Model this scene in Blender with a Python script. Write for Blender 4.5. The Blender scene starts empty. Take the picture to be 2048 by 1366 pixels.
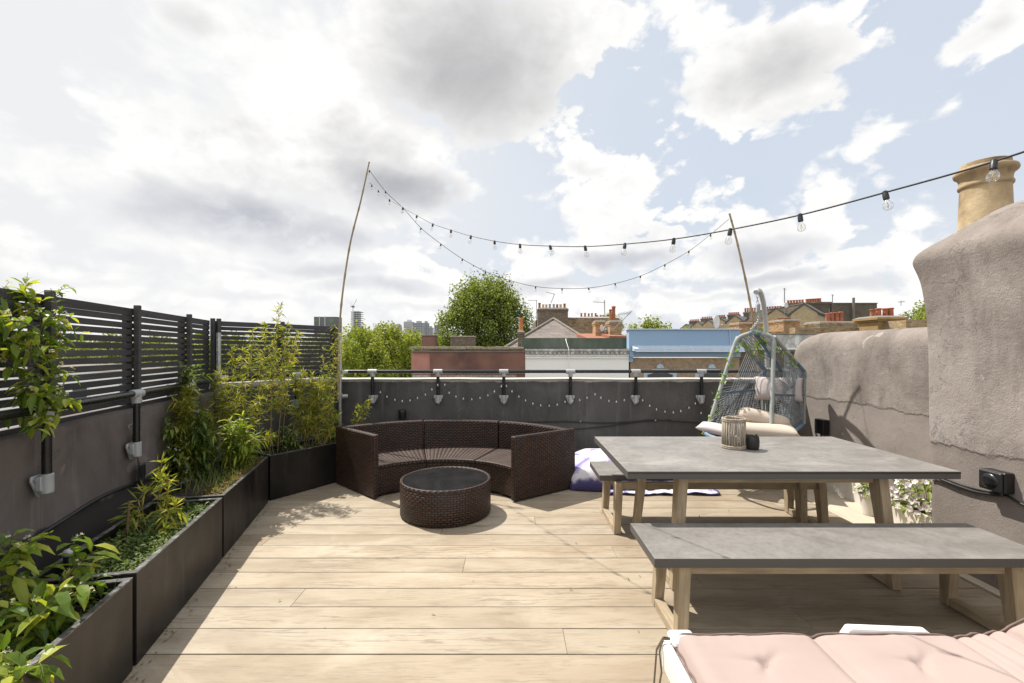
# Roof terrace with rattan sofa, planters and dining set; everything is built in code.
EXPO, SUNP, SKYS = .60, 4.6, .10
import bpy, bmesh, math, random
from mathutils import Vector, Matrix, noise
R = math.radians
rnd = random.Random(11)
S = bpy.context.scene
col = S.collection

# ------------------------------------------------------------------ camera
F, CH = 910.0, 1.48            # focal length in photo pixels, camera height above the deck
cam = bpy.data.cameras.new('camera')
cam.lens = 36 * F / 2048; cam.sensor_width = 36; cam.shift_y = 17 / 2048
cam.clip_start = 0.05; cam.clip_end = 6000
camo = bpy.data.objects.new('camera', cam); col.objects.link(camo)
camo.location = (0, 0, CH); camo.rotation_euler = (R(90), 0, 0)
S.camera = camo

def P(px, py, Y):              # surveyed point: direction seen in the photo at a known depth
    return Vector(((px - 1024) * Y / F, Y, CH - (py - 700) * Y / F))

# ------------------------------------------------------------------ objects
def tag(o, label=None, cat=None, group=None, kind=None):
    if label: o['label'] = label
    if cat: o['category'] = cat
    if group: o['group'] = group
    if kind: o['kind'] = kind
    return o

def thing(name, label, cat, loc=(0, 0, 0), group=None, rz=0):
    o = bpy.data.objects.new(name, None); col.objects.link(o)
    o.empty_display_size = .1
    o.location = loc; o.rotation_euler = (0, 0, rz)
    return tag(o, label, cat, group)

def wloc(o):
    v = Vector((0, 0, 0))
    while o is not None:
        v += Vector(o.location); o = o.parent
    return v

def copy_tree(o, parent=None):
    c = o.copy(); col.objects.link(c)
    if parent: c.parent = parent
    for ch in list(o.children): copy_tree(ch, c)
    return c

class MB:
    def __init__(s): s.v = []; s.f = []; s.uv = {}; s.mi = []
    def add(s, vs, fs, uvs=None, mi=0):
        b = len(s.v); s.v.extend([tuple(x) for x in vs])
        for k, f in enumerate(fs):
            if uvs is not None: s.uv[len(s.f)] = uvs[k]
            s.f.append(tuple(i + b for i in f)); s.mi.append(mi)
    def box(s, a, b, M=None, mi=0):
        x0, y0, z0 = a; x1, y1, z1 = b
        vs = [Vector(p) for p in ((x0,y0,z0),(x1,y0,z0),(x1,y1,z0),(x0,y1,z0),(x0,y0,z1),(x1,y0,z1),(x1,y1,z1),(x0,y1,z1))]
        if M is not None: vs = [M @ p for p in vs]
        s.add(vs, [(0,3,2,1),(4,5,6,7),(0,1,5,4),(1,2,6,5),(2,3,7,6),(3,0,4,7)], None, mi)
    def hexa(s, b4, t4, mi=0):           # bottom four and top four corners, counter-clockwise from above
        s.add(list(b4) + list(t4), [(3,2,1,0),(4,5,6,7),(0,1,5,4),(1,2,6,5),(2,3,7,6),(3,0,4,7)], None, mi)
    def beam(s, p, q, w, h, up=(0, 0, 1), w2=None, h2=None):
        p = Vector(p); q = Vector(q); d = (q - p).normalized(); up = Vector(up)
        a = d.cross(up).normalized(); b = a.cross(d).normalized()
        w2 = w if w2 is None else w2; h2 = h if h2 is None else h2
        r = []
        for c, ww, hh in ((p, w, h), (q, w2, h2)):
            r += [c - a*ww/2 - b*hh/2, c + a*ww/2 - b*hh/2, c + a*ww/2 + b*hh/2, c - a*ww/2 + b*hh/2]
        s.add(r, [(0,1,2,3),(7,6,5,4),(0,4,5,1),(1,5,6,2),(2,6,7,3),(3,7,4,0)])
    def tube(s, pts, r, n=8, cap=True, mi=0):
        pts = [Vector(p) for p in pts]; m = len(pts)
        rs = r if isinstance(r, (list, tuple)) else [r] * m
        d0 = (pts[1] - pts[0]).normalized()
        a = d0.orthogonal().normalized()
        vs = []
        for i, p in enumerate(pts):
            d = (pts[min(i+1, m-1)] - pts[max(i-1, 0)])
            d = d.normalized() if d.length > 1e-9 else d0
            a = (a - d * a.dot(d))
            a = a.normalized() if a.length > 1e-6 else d.orthogonal().normalized()
            b = d.cross(a)
            for k in range(n):
                t = 2 * math.pi * k / n
                vs.append(p + (a * math.cos(t) + b * math.sin(t)) * rs[i])
        fs = []
        for i in range(m - 1):
            for k in range(n):
                fs.append((i*n + k, i*n + (k+1) % n, (i+1)*n + (k+1) % n, (i+1)*n + k))
        if cap:
            fs.append(tuple(range(n-1, -1, -1))); fs.append(tuple(range((m-1)*n, m*n)))
        s.add(vs, fs, None, mi)
    def lathe(s, prof, c=(0, 0, 0), n=24, M=None, capb=True, capt=True, a0=0, uvscale=None):
        c = Vector(c); vs = []
        for (r, z) in prof:
            for k in range(n):
                t = a0 + 2 * math.pi * k / n
                p = Vector((r * math.cos(t), r * math.sin(t), z))
                vs.append((M @ p if M is not None else p) + c)
        fs = []; uv = []
        L = [0]
        for i in range(1, len(prof)): L.append(L[-1] + math.hypot(prof[i][0]-prof[i-1][0], prof[i][1]-prof[i-1][1]))
        rm = max(p[0] for p in prof)
        for i in range(len(prof) - 1):
            for k in range(n):
                fs.append((i*n + k, i*n + (k+1) % n, (i+1)*n + (k+1) % n, (i+1)*n + k))
                u0 = k/n*2*math.pi*rm; u1 = (k+1)/n*2*math.pi*rm
                uv.append(((u0, L[i]), (u1, L[i]), (u1, L[i+1]), (u0, L[i+1])))
        m = len(prof)
        if capb: fs.append(tuple(range(n-1, -1, -1))); uv.append([(0, 0)] * n)
        if capt: fs.append(tuple(range((m-1)*n, m*n))); uv.append([(0, 0)] * n)
        s.add(vs, fs, uv)
    def sphere(s, c, r, nu=10, nv=7, sc=(1, 1, 1), M=None):
        c = Vector(c); prof = []
        vs = []; fs = []
        for j in range(nv + 1):
            ph = math.pi * j / nv - math.pi/2
            for k in range(nu):
                t = 2*math.pi*k/nu
                p = Vector((math.cos(ph)*math.cos(t)*r*sc[0], math.cos(ph)*math.sin(t)*r*sc[1], math.sin(ph)*r*sc[2]))
                vs.append((M @ p if M is not None else p) + c)
        for j in range(nv):
            for k in range(nu):
                fs.append((j*nu+k, j*nu+(k+1) % nu, (j+1)*nu+(k+1) % nu, (j+1)*nu+k))
        s.add(vs, fs)
    def prism(s, poly, off, mi=0):       # planar polygon extruded by a vector
        poly = [Vector(p) for p in poly]; off = Vector(off); n = len(poly)
        vs = poly + [p + off for p in poly]
        fs = [tuple(range(n)), tuple(range(2*n-1, n-1, -1))]
        fs += [((i+1) % n, i, n+i, n+(i+1) % n) for i in range(n)]
        s.add(vs, fs, None, mi)
    def grid(s, fn, nu, nv, uvs=True, closed=False):
        vs = [fn(i/nu, j/nv) for j in range(nv+1) for i in range(nu+1)]
        w = nu + 1; fs = []; uv = []
        for j in range(nv):
            for i in range(nu):
                fs.append((j*w+i, j*w+i+1, (j+1)*w+i+1, (j+1)*w+i))
                uv.append(((i/nu, j/nv), ((i+1)/nu, j/nv), ((i+1)/nu, (j+1)/nv), (i/nu, (j+1)/nv)))
        s.add(vs, fs, uv if uvs else None)
    def build(s, name, mat, parent=None, smooth=False, bevel=0, seg=2, fix=True, world=True, subsurf=0, angle=40):
        me = bpy.data.meshes.new(name)
        off = wloc(parent) if (parent is not None and world) else Vector((0, 0, 0))
        vs = [(x - off.x, y - off.y, z - off.z) for x, y, z in s.v]
        me.from_pydata(vs, [], s.f)
        if s.uv:
            ul = me.uv_layers.new(name='uv')
            for p in me.polygons:
                u = s.uv.get(p.index)
                if u:
                    for k, li in enumerate(p.loop_indices): ul.data[li].uv = u[k]
        mats = mat if isinstance(mat, (list, tuple)) else [mat]
        for m in mats: me.materials.append(m)
        if len(mats) > 1:
            me.polygons.foreach_set('material_index', s.mi)
        if fix:
            bm = bmesh.new(); bm.from_mesh(me)
            bmesh.ops.recalc_face_normals(bm, faces=bm.faces)
            bm.to_mesh(me); bm.free()
        if smooth:
            me.polygons.foreach_set('use_smooth', [True] * len(me.polygons))
            if smooth == 'auto': me.set_sharp_from_angle(angle=R(angle))
        me.update()
        o = bpy.data.objects.new(name, me); col.objects.link(o)
        if parent is not None: o.parent = parent
        if bevel:
            b = o.modifiers.new('bevel', 'BEVEL'); b.width = bevel; b.segments = seg; b.limit_method = 'ANGLE'; b.angle_limit = R(35)
        if subsurf:
            b = o.modifiers.new('subsurf', 'SUBSURF'); b.levels = subsurf; b.render_levels = subsurf
        return o

def struct(name, mb, mat, **k):
    return tag(mb.build(name, mat, **k), kind='structure')

# ------------------------------------------------------------------ node helpers
def nd(nt, typ, attrs=None, **ins):
    n = nt.nodes.new(typ)
    for k, v in (attrs or {}).items(): setattr(n, k, v)
    for k, v in ins.items():
        key = int(k[1:]) if (k[0] == 'i' and k[1:].isdigit()) else k.replace('_', ' ')
        setin(nt, n.inputs[key], v)
    return n
def setin(nt, sock, v):
    if isinstance(v, bpy.types.NodeSocket): nt.links.new(v, sock)
    elif isinstance(v, bpy.types.Node): nt.links.new(v.outputs[0], sock)
    elif sock.type == 'RGBA' and hasattr(v, '__len__') and len(v) == 3: sock.default_value = (*v, 1)
    else: sock.default_value = v
def mth(nt, op, a, b=0.0, c=0.0, clamp=False):
    n = nt.nodes.new('ShaderNodeMath'); n.operation = op; n.use_clamp = clamp
    setin(nt, n.inputs[0], a); setin(nt, n.inputs[1], b)
    if op in ('MULTIPLY_ADD', 'SMOOTH_MIN', 'SMOOTH_MAX', 'COMPARE'): setin(nt, n.inputs[2], c)
    return n.outputs[0]
def sstep(nt, v, lo, hi, a=0.0, b=1.0):
    n = nd(nt, 'ShaderNodeMapRange', {'interpolation_type': 'SMOOTHSTEP'})
    setin(nt, n.inputs[0], v); setin(nt, n.inputs[1], lo); setin(nt, n.inputs[2], hi)
    setin(nt, n.inputs[3], a); setin(nt, n.inputs[4], b)
    return n.outputs[0]
def mixc(nt, f, a, b, mode='MIX'):
    n = nt.nodes.new('ShaderNodeMix'); n.data_type = 'RGBA'; n.blend_type = mode
    setin(nt, n.inputs[0], f); setin(nt, n.inputs[6], a); setin(nt, n.inputs[7], b)
    return n.outputs[2]
def ramp(nt, f, stops):
    n = nt.nodes.new('ShaderNodeValToRGB'); e = n.color_ramp.elements
    while len(e) < len(stops): e.new(0.5)
    for x, (p, c) in zip(e, stops): x.position = p; x.color = (*c, 1)
    setin(nt, n.inputs[0], f); return n.outputs[0]
def coords(nt, kind='Object', scale=(1, 1, 1), rot=(0, 0, 0)):
    t = nt.nodes.new('ShaderNodeTexCoord')
    m = nd(nt, 'ShaderNodeMapping'); m.inputs['Scale'].default_value = scale; m.inputs['Rotation'].default_value = rot
    nt.links.new(t.outputs[kind], m.inputs['Vector']); return m.outputs[0]
def wpos(nt, scale=(1, 1, 1)):
    g = nt.nodes.new('ShaderNodeNewGeometry')
    m = nd(nt, 'ShaderNodeMapping'); m.inputs['Scale'].default_value = scale
    nt.links.new(g.outputs['Position'], m.inputs['Vector']); return m.outputs[0]
def nz(nt, vec, scale=5, detail=4, rough=.55, dist=0):
    n = nd(nt, 'ShaderNodeTexNoise', None, Scale=scale, Detail=detail, Roughness=rough, Distortion=dist)
    nt.links.new(vec, n.inputs['Vector']); return n.outputs['Fac']
def bump(nt, h, strength=.3, dist=.01, normal=None):
    n = nd(nt, 'ShaderNodeBump', None, Strength=strength, Distance=dist); setin(nt, n.inputs['Height'], h)
    if normal is not None: setin(nt, n.inputs['Normal'], normal)
    return n.outputs[0]
def newmat(name):
    m = bpy.data.materials.new(name); m.use_nodes = True
    nt = m.node_tree; return m, nt, nt.nodes['Principled BSDF']

def pm(name, c1, c2=None, scale=4, rough=.6, bmp=0, bscale=40, bdist=.004, metal=0, spec=.5, stretch=(1, 1, 1), rvar=.12, c3=None, island=0, detail=5, kind='Object'):
    m, nt, b = newmat(name)
    v = coords(nt, kind, stretch)
    if c2 is None: c2 = tuple(x * .8 for x in c1)
    f = nz(nt, v, scale, detail)
    st = [(.3, c1), (.7, c2)] if c3 is None else [(.36, c1), (.5, c2), (.64, c3)]
    c = ramp(nt, f, st)
    if island:
        g = nt.nodes.new('ShaderNodeNewGeometry')
        k = mth(nt, 'MULTIPLY_ADD', g.outputs['Random Per Island'], island * 2, 1 - island)
        hs = nd(nt, 'ShaderNodeHueSaturation', None, Value=k); setin(nt, hs.inputs['Color'], c); c = hs.outputs[0]
    setin(nt, b.inputs['Base Color'], c)
    f2 = nz(nt, v, scale * 2.3 + 1, 4)
    setin(nt, b.inputs['Roughness'], mth(nt, 'MULTIPLY_ADD', f2, rvar * 2, rough - rvar, clamp=True))
    b.inputs['Metallic'].default_value = metal; b.inputs['Specular IOR Level'].default_value = spec
    if bmp:
        setin(nt, b.inputs['Normal'], bump(nt, nz(nt, v, bscale, 5, .6), bmp, bdist))
    return m

def leafmat(name, stops, trans=.35, rough=.45, spec=.4):
    m, nt, b = newmat(name)
    g = nt.nodes.new('ShaderNodeNewGeometry')
    c = ramp(nt, g.outputs['Random Per Island'], stops)
    v = coords(nt)
    c = mixc(nt, mth(nt, 'MULTIPLY', nz(nt, v, 60, 3), .5), c, mixc(nt, 1.0, c, (.6, .62, .55), 'MULTIPLY'))
    setin(nt, b.inputs['Base Color'], c)
    b.inputs['Roughness'].default_value = rough; b.inputs['Specular IOR Level'].default_value = spec
    t = nd(nt, 'ShaderNodeBsdfTranslucent'); setin(nt, t.inputs['Color'], mixc(nt, 1.0, c, (1.5, 1.5, .7), 'MULTIPLY'))
    mx = nd(nt, 'ShaderNodeMixShader'); mx.inputs[0].default_value = trans
    nt.links.new(b.outputs[0], mx.inputs[1]); nt.links.new(t.outputs[0], mx.inputs[2])
    nt.links.new(mx.outputs[0], nt.nodes['Material Output'].inputs['Surface'])
    return m

def brickmat(name, c1, c2, cm, size=(.225, .075), mortar=.012, kind='Object', axis='xz', rough=.9, stain=(.5, .45, .4), stainamt=.5, bmp=.6):
    m, nt, b = newmat(name)
    t = nt.nodes.new('ShaderNodeTexCoord')
    sp = nd(nt, 'ShaderNodeSeparateXYZ'); nt.links.new(t.outputs[kind], sp.inputs[0])
    cb = nd(nt, 'ShaderNodeCombineXYZ')
    if axis == 'xz':
        setin(nt, cb.inputs[0], mth(nt, 'ADD', sp.outputs[0], sp.outputs[1])); nt.links.new(sp.outputs[2], cb.inputs[1])
    else:
        nt.links.new(sp.outputs[0], cb.inputs[0]); nt.links.new(sp.outputs[1], cb.inputs[1])
    br = nd(nt, 'ShaderNodeTexBrick', None, Scale=1, Mortar_Size=mortar, Brick_Width=size[0], Row_Height=size[1], Mortar_Smooth=.2, Bias=0)
    nt.links.new(cb.outputs[0], br.inputs['Vector'])
    setin(nt, br.inputs['Color1'], c1); setin(nt, br.inputs['Color2'], c2); setin(nt, br.inputs['Mortar'], cm)
    v = coords(nt, kind)
    f = sstep(nt, nz(nt, v, .9, 6, .65), .42, .68)
    c = mixc(nt, mth(nt, 'MULTIPLY', f, stainamt), br.outputs['Color'], mixc(nt, 1.0, br.outputs['Color'], stain, 'MULTIPLY'))
    c = mixc(nt, .5, c, ramp(nt, nz(nt, v, 9, 5), [(.3, (.55, .55, .55)), (.7, (1.35, 1.35, 1.35))]), 'MULTIPLY')
    setin(nt, b.inputs['Base Color'], c)
    b.inputs['Roughness'].default_value = rough
    h = mth(nt, 'ADD', mth(nt, 'MULTIPLY', br.outputs['Fac'], -1.0), mth(nt, 'MULTIPLY', nz(nt, v, 50, 4), .5))
    setin(nt, b.inputs['Normal'], bump(nt, h, bmp, .008))
    return m
# ------------------------------------------------------------------ view, sun, sky
S.view_settings.view_transform = 'Standard'; S.view_settings.look = 'None'
S.view_settings.exposure = EXPO; S.view_settings.gamma = 1
SUNV = Vector((-.49, .37, 1)).normalized()
sl = bpy.data.lights.new('sun', 'SUN'); sl.energy = SUNP; sl.angle = R(.55); sl.color = (1, .955, .88)
so = bpy.data.objects.new('sun', sl); col.objects.link(so)
so.rotation_euler = SUNV.to_track_quat('Z', 'Y').to_euler(); so.location = (-6, 4, 12)

W = bpy.data.worlds.new('World'); S.world = W; W.use_nodes = True
nt = W.node_tree; nt.nodes.clear()
sky = nd(nt, 'ShaderNodeTexSky', {'sky_type': 'NISHITA'})
sky.sun_disc = False; sky.sun_elevation = math.asin(SUNV.z); sky.sun_rotation = math.atan2(SUNV.x, SUNV.y)
sky.air_density = 1.0; sky.dust_density = 1.2; sky.ozone_density = 1.0; sky.altitude = 30
tc = nd(nt, 'ShaderNodeTexCoord')
sp = nd(nt, 'ShaderNodeSeparateXYZ'); nt.links.new(tc.outputs['Generated'], sp.inputs[0])
az = mth(nt, 'ARCTAN2', sp.outputs[0], sp.outputs[1]); el = mth(nt, 'ARCSINE', sp.outputs[2])
azd = mth(nt, 'MULTIPLY', az, 180 / math.pi); eld = mth(nt, 'MULTIPLY', el, 180 / math.pi)
mp = nd(nt, 'ShaderNodeMapping'); mp.inputs['Scale'].default_value = (1, 1, 1.5)
nt.links.new(tc.outputs['Generated'], mp.inputs['Vector']); dv = mp.outputs[0]
def skyang(px, py):
    a = math.atan((px - 1024) / F); return math.degrees(a), math.degrees(math.atan((700 - py) / F * math.cos(a)))
def blobd(px, py, rx, ry):
    a, e = skyang(px, py)
    ra = (skyang(px + rx, py)[0] - skyang(px - rx, py)[0]) / 2; re = (skyang(px, py - ry)[1] - skyang(px, py + ry)[1]) / 2
    x = mth(nt, 'MULTIPLY_ADD', azw, 1 / ra, -a / ra); y = mth(nt, 'MULTIPLY_ADD', elw, 1 / re, -e / re)
    r2 = mth(nt, 'MULTIPLY_ADD', x, x, mth(nt, 'MULTIPLY', y, y))
    return r2, min(ra, re)
# warped coordinates make the outlines billow
nw = nd(nt, 'ShaderNodeTexNoise', None, Scale=7, Detail=3, Roughness=.55); nt.links.new(dv, nw.inputs['Vector'])
sw = nd(nt, 'ShaderNodeSeparateColor'); nt.links.new(nw.outputs['Color'], sw.inputs[0])
azw = mth(nt, 'ADD', azd, mth(nt, 'MULTIPLY_ADD', sw.outputs[0], 6, -3)); elw = mth(nt, 'ADD', eld, mth(nt, 'MULTIPLY_ADD', sw.outputs[1], 5, -2.5))
# cumulus: place in the sky (photo azimuth/elevation) and extent
WH = [(560,130,110,120),(420,320,200,150),(640,260,190,190),(790,330,120,130),(330,440,130,70),(520,440,330,70),(560,40,100,60),
      (930,110,250,170),(1010,220,130,80),(1120,70,150,120),(690,60,60,70),(1250,30,120,40),
      (1490,150,180,130),(1620,110,120,80),(1400,60,90,70),(1390,230,70,40),
      (2000,40,90,70),(1935,110,40,50),(1160,315,50,38),(1250,322,22,14),
      (1235,430,105,85),(1300,480,70,75),(1160,400,45,40),(1110,530,110,45),(1190,480,70,60),(1470,440,90,80),(1560,480,150,70),(1640,395,75,48),(1420,520,90,50),
      (1700,520,125,80),(1810,500,80,100),(1590,560,120,50),(1722,305,34,20),(450,45,150,60),(905,370,32,32),(790,545,80,60),(850,590,120,50),
      (60,515,70,40),(240,560,220,45),(560,560,240,45),(1040,590,160,35),(1440,590,240,40),(1750,610,220,40),(1330,610,200,30),(640,620,400,26),(150,610,260,26)]
D = None
for bdat in WH:
    r2, m_ = blobd(*bdat)
    d = mth(nt, 'MULTIPLY_ADD', mth(nt, 'SQRT', r2), -m_, m_)
    D = d if D is None else mth(nt, 'SMOOTH_MAX', D, d, 1.2)
nA = nz(nt, dv, 9, 9, .62, .25); nB = nz(nt, dv, 3.2, 6, .6)
back = sstep(nt, sp.outputs[1], .25, -.1)                 # behind the camera: unseen generic cloud, added for light and reflections
over = sstep(nt, eld, 40, 52)
gen = mth(nt, 'MULTIPLY_ADD', nB, 60, -30)
Dg = mth(nt, 'ADD', gen, mth(nt, 'MULTIPLY_ADD', mth(nt, 'MAXIMUM', back, over), 60, -60))
D = mth(nt, 'MAXIMUM', D, Dg)
vadd = nd(nt, 'ShaderNodeVectorMath', {'operation': 'MULTIPLY_ADD'}); nv = nd(nt, 'ShaderNodeTexNoise', None, Scale=9, Detail=3, Roughness=.5); nt.links.new(dv, nv.inputs['Vector'])
nt.links.new(nv.outputs['Color'], vadd.inputs[0]); vadd.inputs[1].default_value = (.10, .10, .10); nt.links.new(dv, vadd.inputs[2])
def puff(sc):
    v_ = nd(nt, 'ShaderNodeTexVoronoi', {'feature': 'F1'}, Scale=sc); nt.links.new(vadd.outputs[0], v_.inputs['Vector']); return v_.outputs['Distance']
puffs = mth(nt, 'ADD', mth(nt, 'MULTIPLY', puff(12), -3.2), mth(nt, 'MULTIPLY', puff(27), -2.2))
Dn = mth(nt, 'ADD', D, mth(nt, 'ADD', mth(nt, 'MULTIPLY_ADD', nA, 12, -6.2), mth(nt, 'ADD', puffs, 3.0)))
soft = mth(nt, 'MULTIPLY', sstep(nt, nB, .35, .65, .55, 1.6), sstep(nt, azd, 10, -35, .75, 2.1))
mask = sstep(nt, Dn, mth(nt, 'MULTIPLY', soft, -1), soft)
# grey undersides: (px, py, rx, ry, strength)
GR = [(940,130,290,215,.88),(985,235,110,80,.55),(820,60,130,100,.55),(1100,120,150,110,.30),(1540,140,200,100,.62),(1470,170,150,90,.35),(1580,220,170,60,.30),(470,440,350,78,1.0),(640,462,200,56,.85),(380,452,150,40,.6),(400,400,200,60,.35),(330,440,130,40,.45),(800,378,170,80,1.05),
      (740,300,160,110,.42),(620,390,320,110,.36),(480,240,130,100,.26),(640,535,150,26,.75),(760,570,180,22,.7),(270,512,110,20,.45),(500,545,170,18,.32),(390,50,90,60,.45),(1245,522,160,36,.9),(1530,508,160,44,.95),(1290,470,110,60,.30),(1500,470,120,50,.30),
      (1530,562,160,22,.8),(1100,577,170,20,.7),(1690,568,140,24,.65),(900,612,180,14,.4),(480,587,200,14,.4),(1300,588,140,14,.4),(1480,595,160,12,.4),(1180,330,60,22,.3),(1720,545,90,30,.3),(150,560,200,16,.35),(1960,70,80,50,.25),(250,600,200,12,.3)]
G = None
for (px, py, rx, ry, w) in GR:
    r2, m_ = blobd(px, py, rx, ry)
    g = mth(nt, 'MULTIPLY', mth(nt, 'POWER', mth(nt, 'SUBTRACT', 1, mth(nt, 'MINIMUM', r2, 1)), 1.25), w)
    G = g if G is None else mth(nt, 'SMOOTH_MAX', G, g, .12)
G = mth(nt, 'MAXIMUM', G, mth(nt, 'MULTIPLY', mth(nt, 'MAXIMUM', back, over), mth(nt, 'MULTIPLY', sstep(nt, Dn, 2, 9), .35)))
nC = nz(nt, dv, 6.5, 7, .58, .4)
G = mth(nt, 'MULTIPLY', G, mth(nt, 'MULTIPLY_ADD', nC, .8, .60))
# billows lit from the upper left: difference of the same noise at a point nearer the sun
def relief(scale, off, det):
    m2 = nd(nt, 'ShaderNodeVectorMath', {'operation': 'ADD'}); nt.links.new(dv, m2.inputs[0]); m2.inputs[1].default_value = off
    n1 = nz(nt, dv, scale, det, .55, .3); n2 = nz(nt, m2.outputs[0], scale, det, .55, .3)
    return mth(nt, 'SUBTRACT', n2, n1)
rel = mth(nt, 'ADD', mth(nt, 'MULTIPLY_ADD', puffs, -.05, -.15), mth(nt, 'ADD', mth(nt, 'MULTIPLY', relief(7, (-.035, 0, .06), 4), 1.3), mth(nt, 'MULTIPLY', relief(20, (-.012, 0, .02), 5), .9)))
rel = mth(nt, 'MULTIPLY', rel, mth(nt, 'MULTIPLY', sstep(nt, Dn, .2, 4.0), mth(nt, 'MULTIPLY_ADD', G, -1.05, 1.0)))
G = mth(nt, 'ADD', G, mth(nt, 'MULTIPLY_ADD', rel, .80, -.065))
G = mth(nt, 'MINIMUM', mth(nt, 'MAXIMUM', G, 0), 1)
K = 10 / 2 ** EXPO / (10 * SKYS)                              # what reads as paper white, before strength and exposure
warm = sstep(nt, eld, 26, 10)
gcol = mixc(nt, warm, (.46 * K, .455 * K, .47 * K), (.56 * K, .58 * K, .65 * K))
white = mth(nt, 'MULTIPLY_ADD', mth(nt, 'MAXIMUM', back, over), .70 * K, 1.03 * K)  # unseen cloud overhead and behind is brightened to lift the ambient light
wc = nd(nt, 'ShaderNodeCombineColor'); setin(nt, wc.inputs[0], white); setin(nt, wc.inputs[1], mth(nt, 'MULTIPLY', white, .995)); setin(nt, wc.inputs[2], mth(nt, 'MULTIPLY', white, .98))
cl = mixc(nt, G, wc.outputs[0], gcol)
# thin veil over the blue, thicker towards the sun side and the horizon
veil = mth(nt, 'MAXIMUM', sstep(nt, azd, 30, -26, .30, 1.0), sstep(nt, eld, 24, 2, 0, .93))
veil = mth(nt, 'ADD', veil, mth(nt, 'MULTIPLY_ADD', nB, .4, -.2), clamp=True)
veil = mth(nt, 'MINIMUM', veil, .985)
blue = mixc(nt, .8, sky.outputs[0], (.67 * K, .75 * K, .865 * K))
base = mixc(nt, veil, blue, mixc(nt, sstep(nt, azd, -35, 20), (.875 * K, .88 * K, .895 * K), (.80 * K, .83 * K, .875 * K)))
cs = mixc(nt, mask, base, cl)
below = sstep(nt, eld, -.5, -6)
cs = mixc(nt, below, cs, (.25 * K, .24 * K, .22 * K))
bg = nd(nt, 'ShaderNodeBackground'); nt.links.new(cs, bg.inputs[0]); bg.inputs[1].default_value = SKYS
wo = nd(nt, 'ShaderNodeOutputWorld'); nt.links.new(bg.outputs[0], wo.inputs[0])
W.cycles.sampling_method = 'MANUAL'; W.cycles.sample_map_resolution = 512

# ------------------------------------------------------------------ materials
def deckmat():
    m, nt, b = newmat('deck_board_oak')
    g = nt.nodes.new('ShaderNodeNewGeometry'); ri = g.outputs['Random Per Island']
    t = nd(nt, 'ShaderNodeTexCoord'); o = nd(nt, 'ShaderNodeVectorMath', {'operation': 'ADD'})
    cb = nd(nt, 'ShaderNodeCombineXYZ'); setin(nt, cb.inputs[0], mth(nt, 'MULTIPLY', ri, 37)); setin(nt, cb.inputs[1], mth(nt, 'MULTIPLY', ri, 91))
    nt.links.new(t.outputs['Object'], o.inputs[0]); nt.links.new(cb.outputs[0], o.inputs[1])
    def mpv(sc):
        q = nd(nt, 'ShaderNodeMapping'); q.inputs['Scale'].default_value = sc; nt.links.new(o.outputs[0], q.inputs['Vector']); return q.outputs[0]
    big = nz(nt, mpv((1.1, 3, 1)), 1.3, 3, .5, .6)
    rings = nd(nt, 'ShaderNodeTexWave', {'wave_type': 'BANDS', 'bands_direction': 'Y'}, Scale=5, Distortion=14, Detail=4, Detail_Scale=1.6, Detail_Roughness=.65)
    nt.links.new(mpv((.22, 1.6, 1)), rings.inputs['Vector'])
    fine = nz(nt, mpv((2.2, 60, 1)), 3, 6, .7)
    dark = sstep(nt, nz(nt, mpv((.9, 9, 1)), 4, 6, .72, 1.2), .56, .74)
    c = ramp(nt, big, [(.25, (.268, .212, .148)), (.5, (.342, .282, .206)), (.75, (.402, .342, .262))])
    c = mixc(nt, .75, c, ramp(nt, ri, [(0, (.78, .74, .70)), (.4, (1, 1, 1)), (.7, (.92, .94, .97)), (1, (1.12, 1.10, 1.07))]), 'MULTIPLY')
    c = mixc(nt, mth(nt, 'MULTIPLY', mth(nt, 'MULTIPLY', sstep(nt, rings.outputs['Fac'], .6, 1), sstep(nt, nz(nt, mpv((.5, 3, 1)), 2, 2), .45, .65)), .6), c, (.175, .133, .092))
    c = mixc(nt, mth(nt, 'MULTIPLY', mth(nt, 'MULTIPLY', sstep(nt, fine, .48, .70), sstep(nt, nz(nt, mpv((.8, 5, 1)), 2.5, 3), .3, .65)), .85), c, (.19, .14, .095))
    c = mixc(nt, mth(nt, 'MULTIPLY', dark, .75), c, (.16, .125, .09))
    smear = sstep(nt, nz(nt, mpv((1.4, 5, 1)), 1.8, 6, .68, .5), .50, .68)
    c = mixc(nt, mth(nt, 'MULTIPLY', smear, .42), c, (.195, .150, .105))
    pale = sstep(nt, nz(nt, wpos(nt, (1, 1.6, 1)), 1.1, 6, .65, .8), .54, .68)
    c = mixc(nt, mth(nt, 'MULTIPLY', pale, .35), c, (.47, .41, .32))
    dirt = sstep(nt, nz(nt, wpos(nt), .8, 5, .6), .55, .75)
    c = mixc(nt, mth(nt, 'MULTIPLY', dirt, .28), c, (.20, .17, .135))
    rust = sstep(nt, nz(nt, wpos(nt, (1.2, 2.5, 1)), 1.9, 3, .5), .735, .80)
    c = mixc(nt, mth(nt, 'MULTIPLY', rust, .45), c, (.40, .20, .06))
    setin(nt, b.inputs['Base Color'], c)
    setin(nt, b.inputs['Roughness'], mth(nt, 'MULTIPLY_ADD', fine, .25, .5)); b.inputs['Specular IOR Level'].default_value = .3
    h = mth(nt, 'ADD', mth(nt, 'MULTIPLY', fine, -.8), mth(nt, 'MULTIPLY', rings.outputs['Fac'], -.15))
    setin(nt, b.inputs['Normal'], bump(nt, h, .35, .004))
    return m

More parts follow.
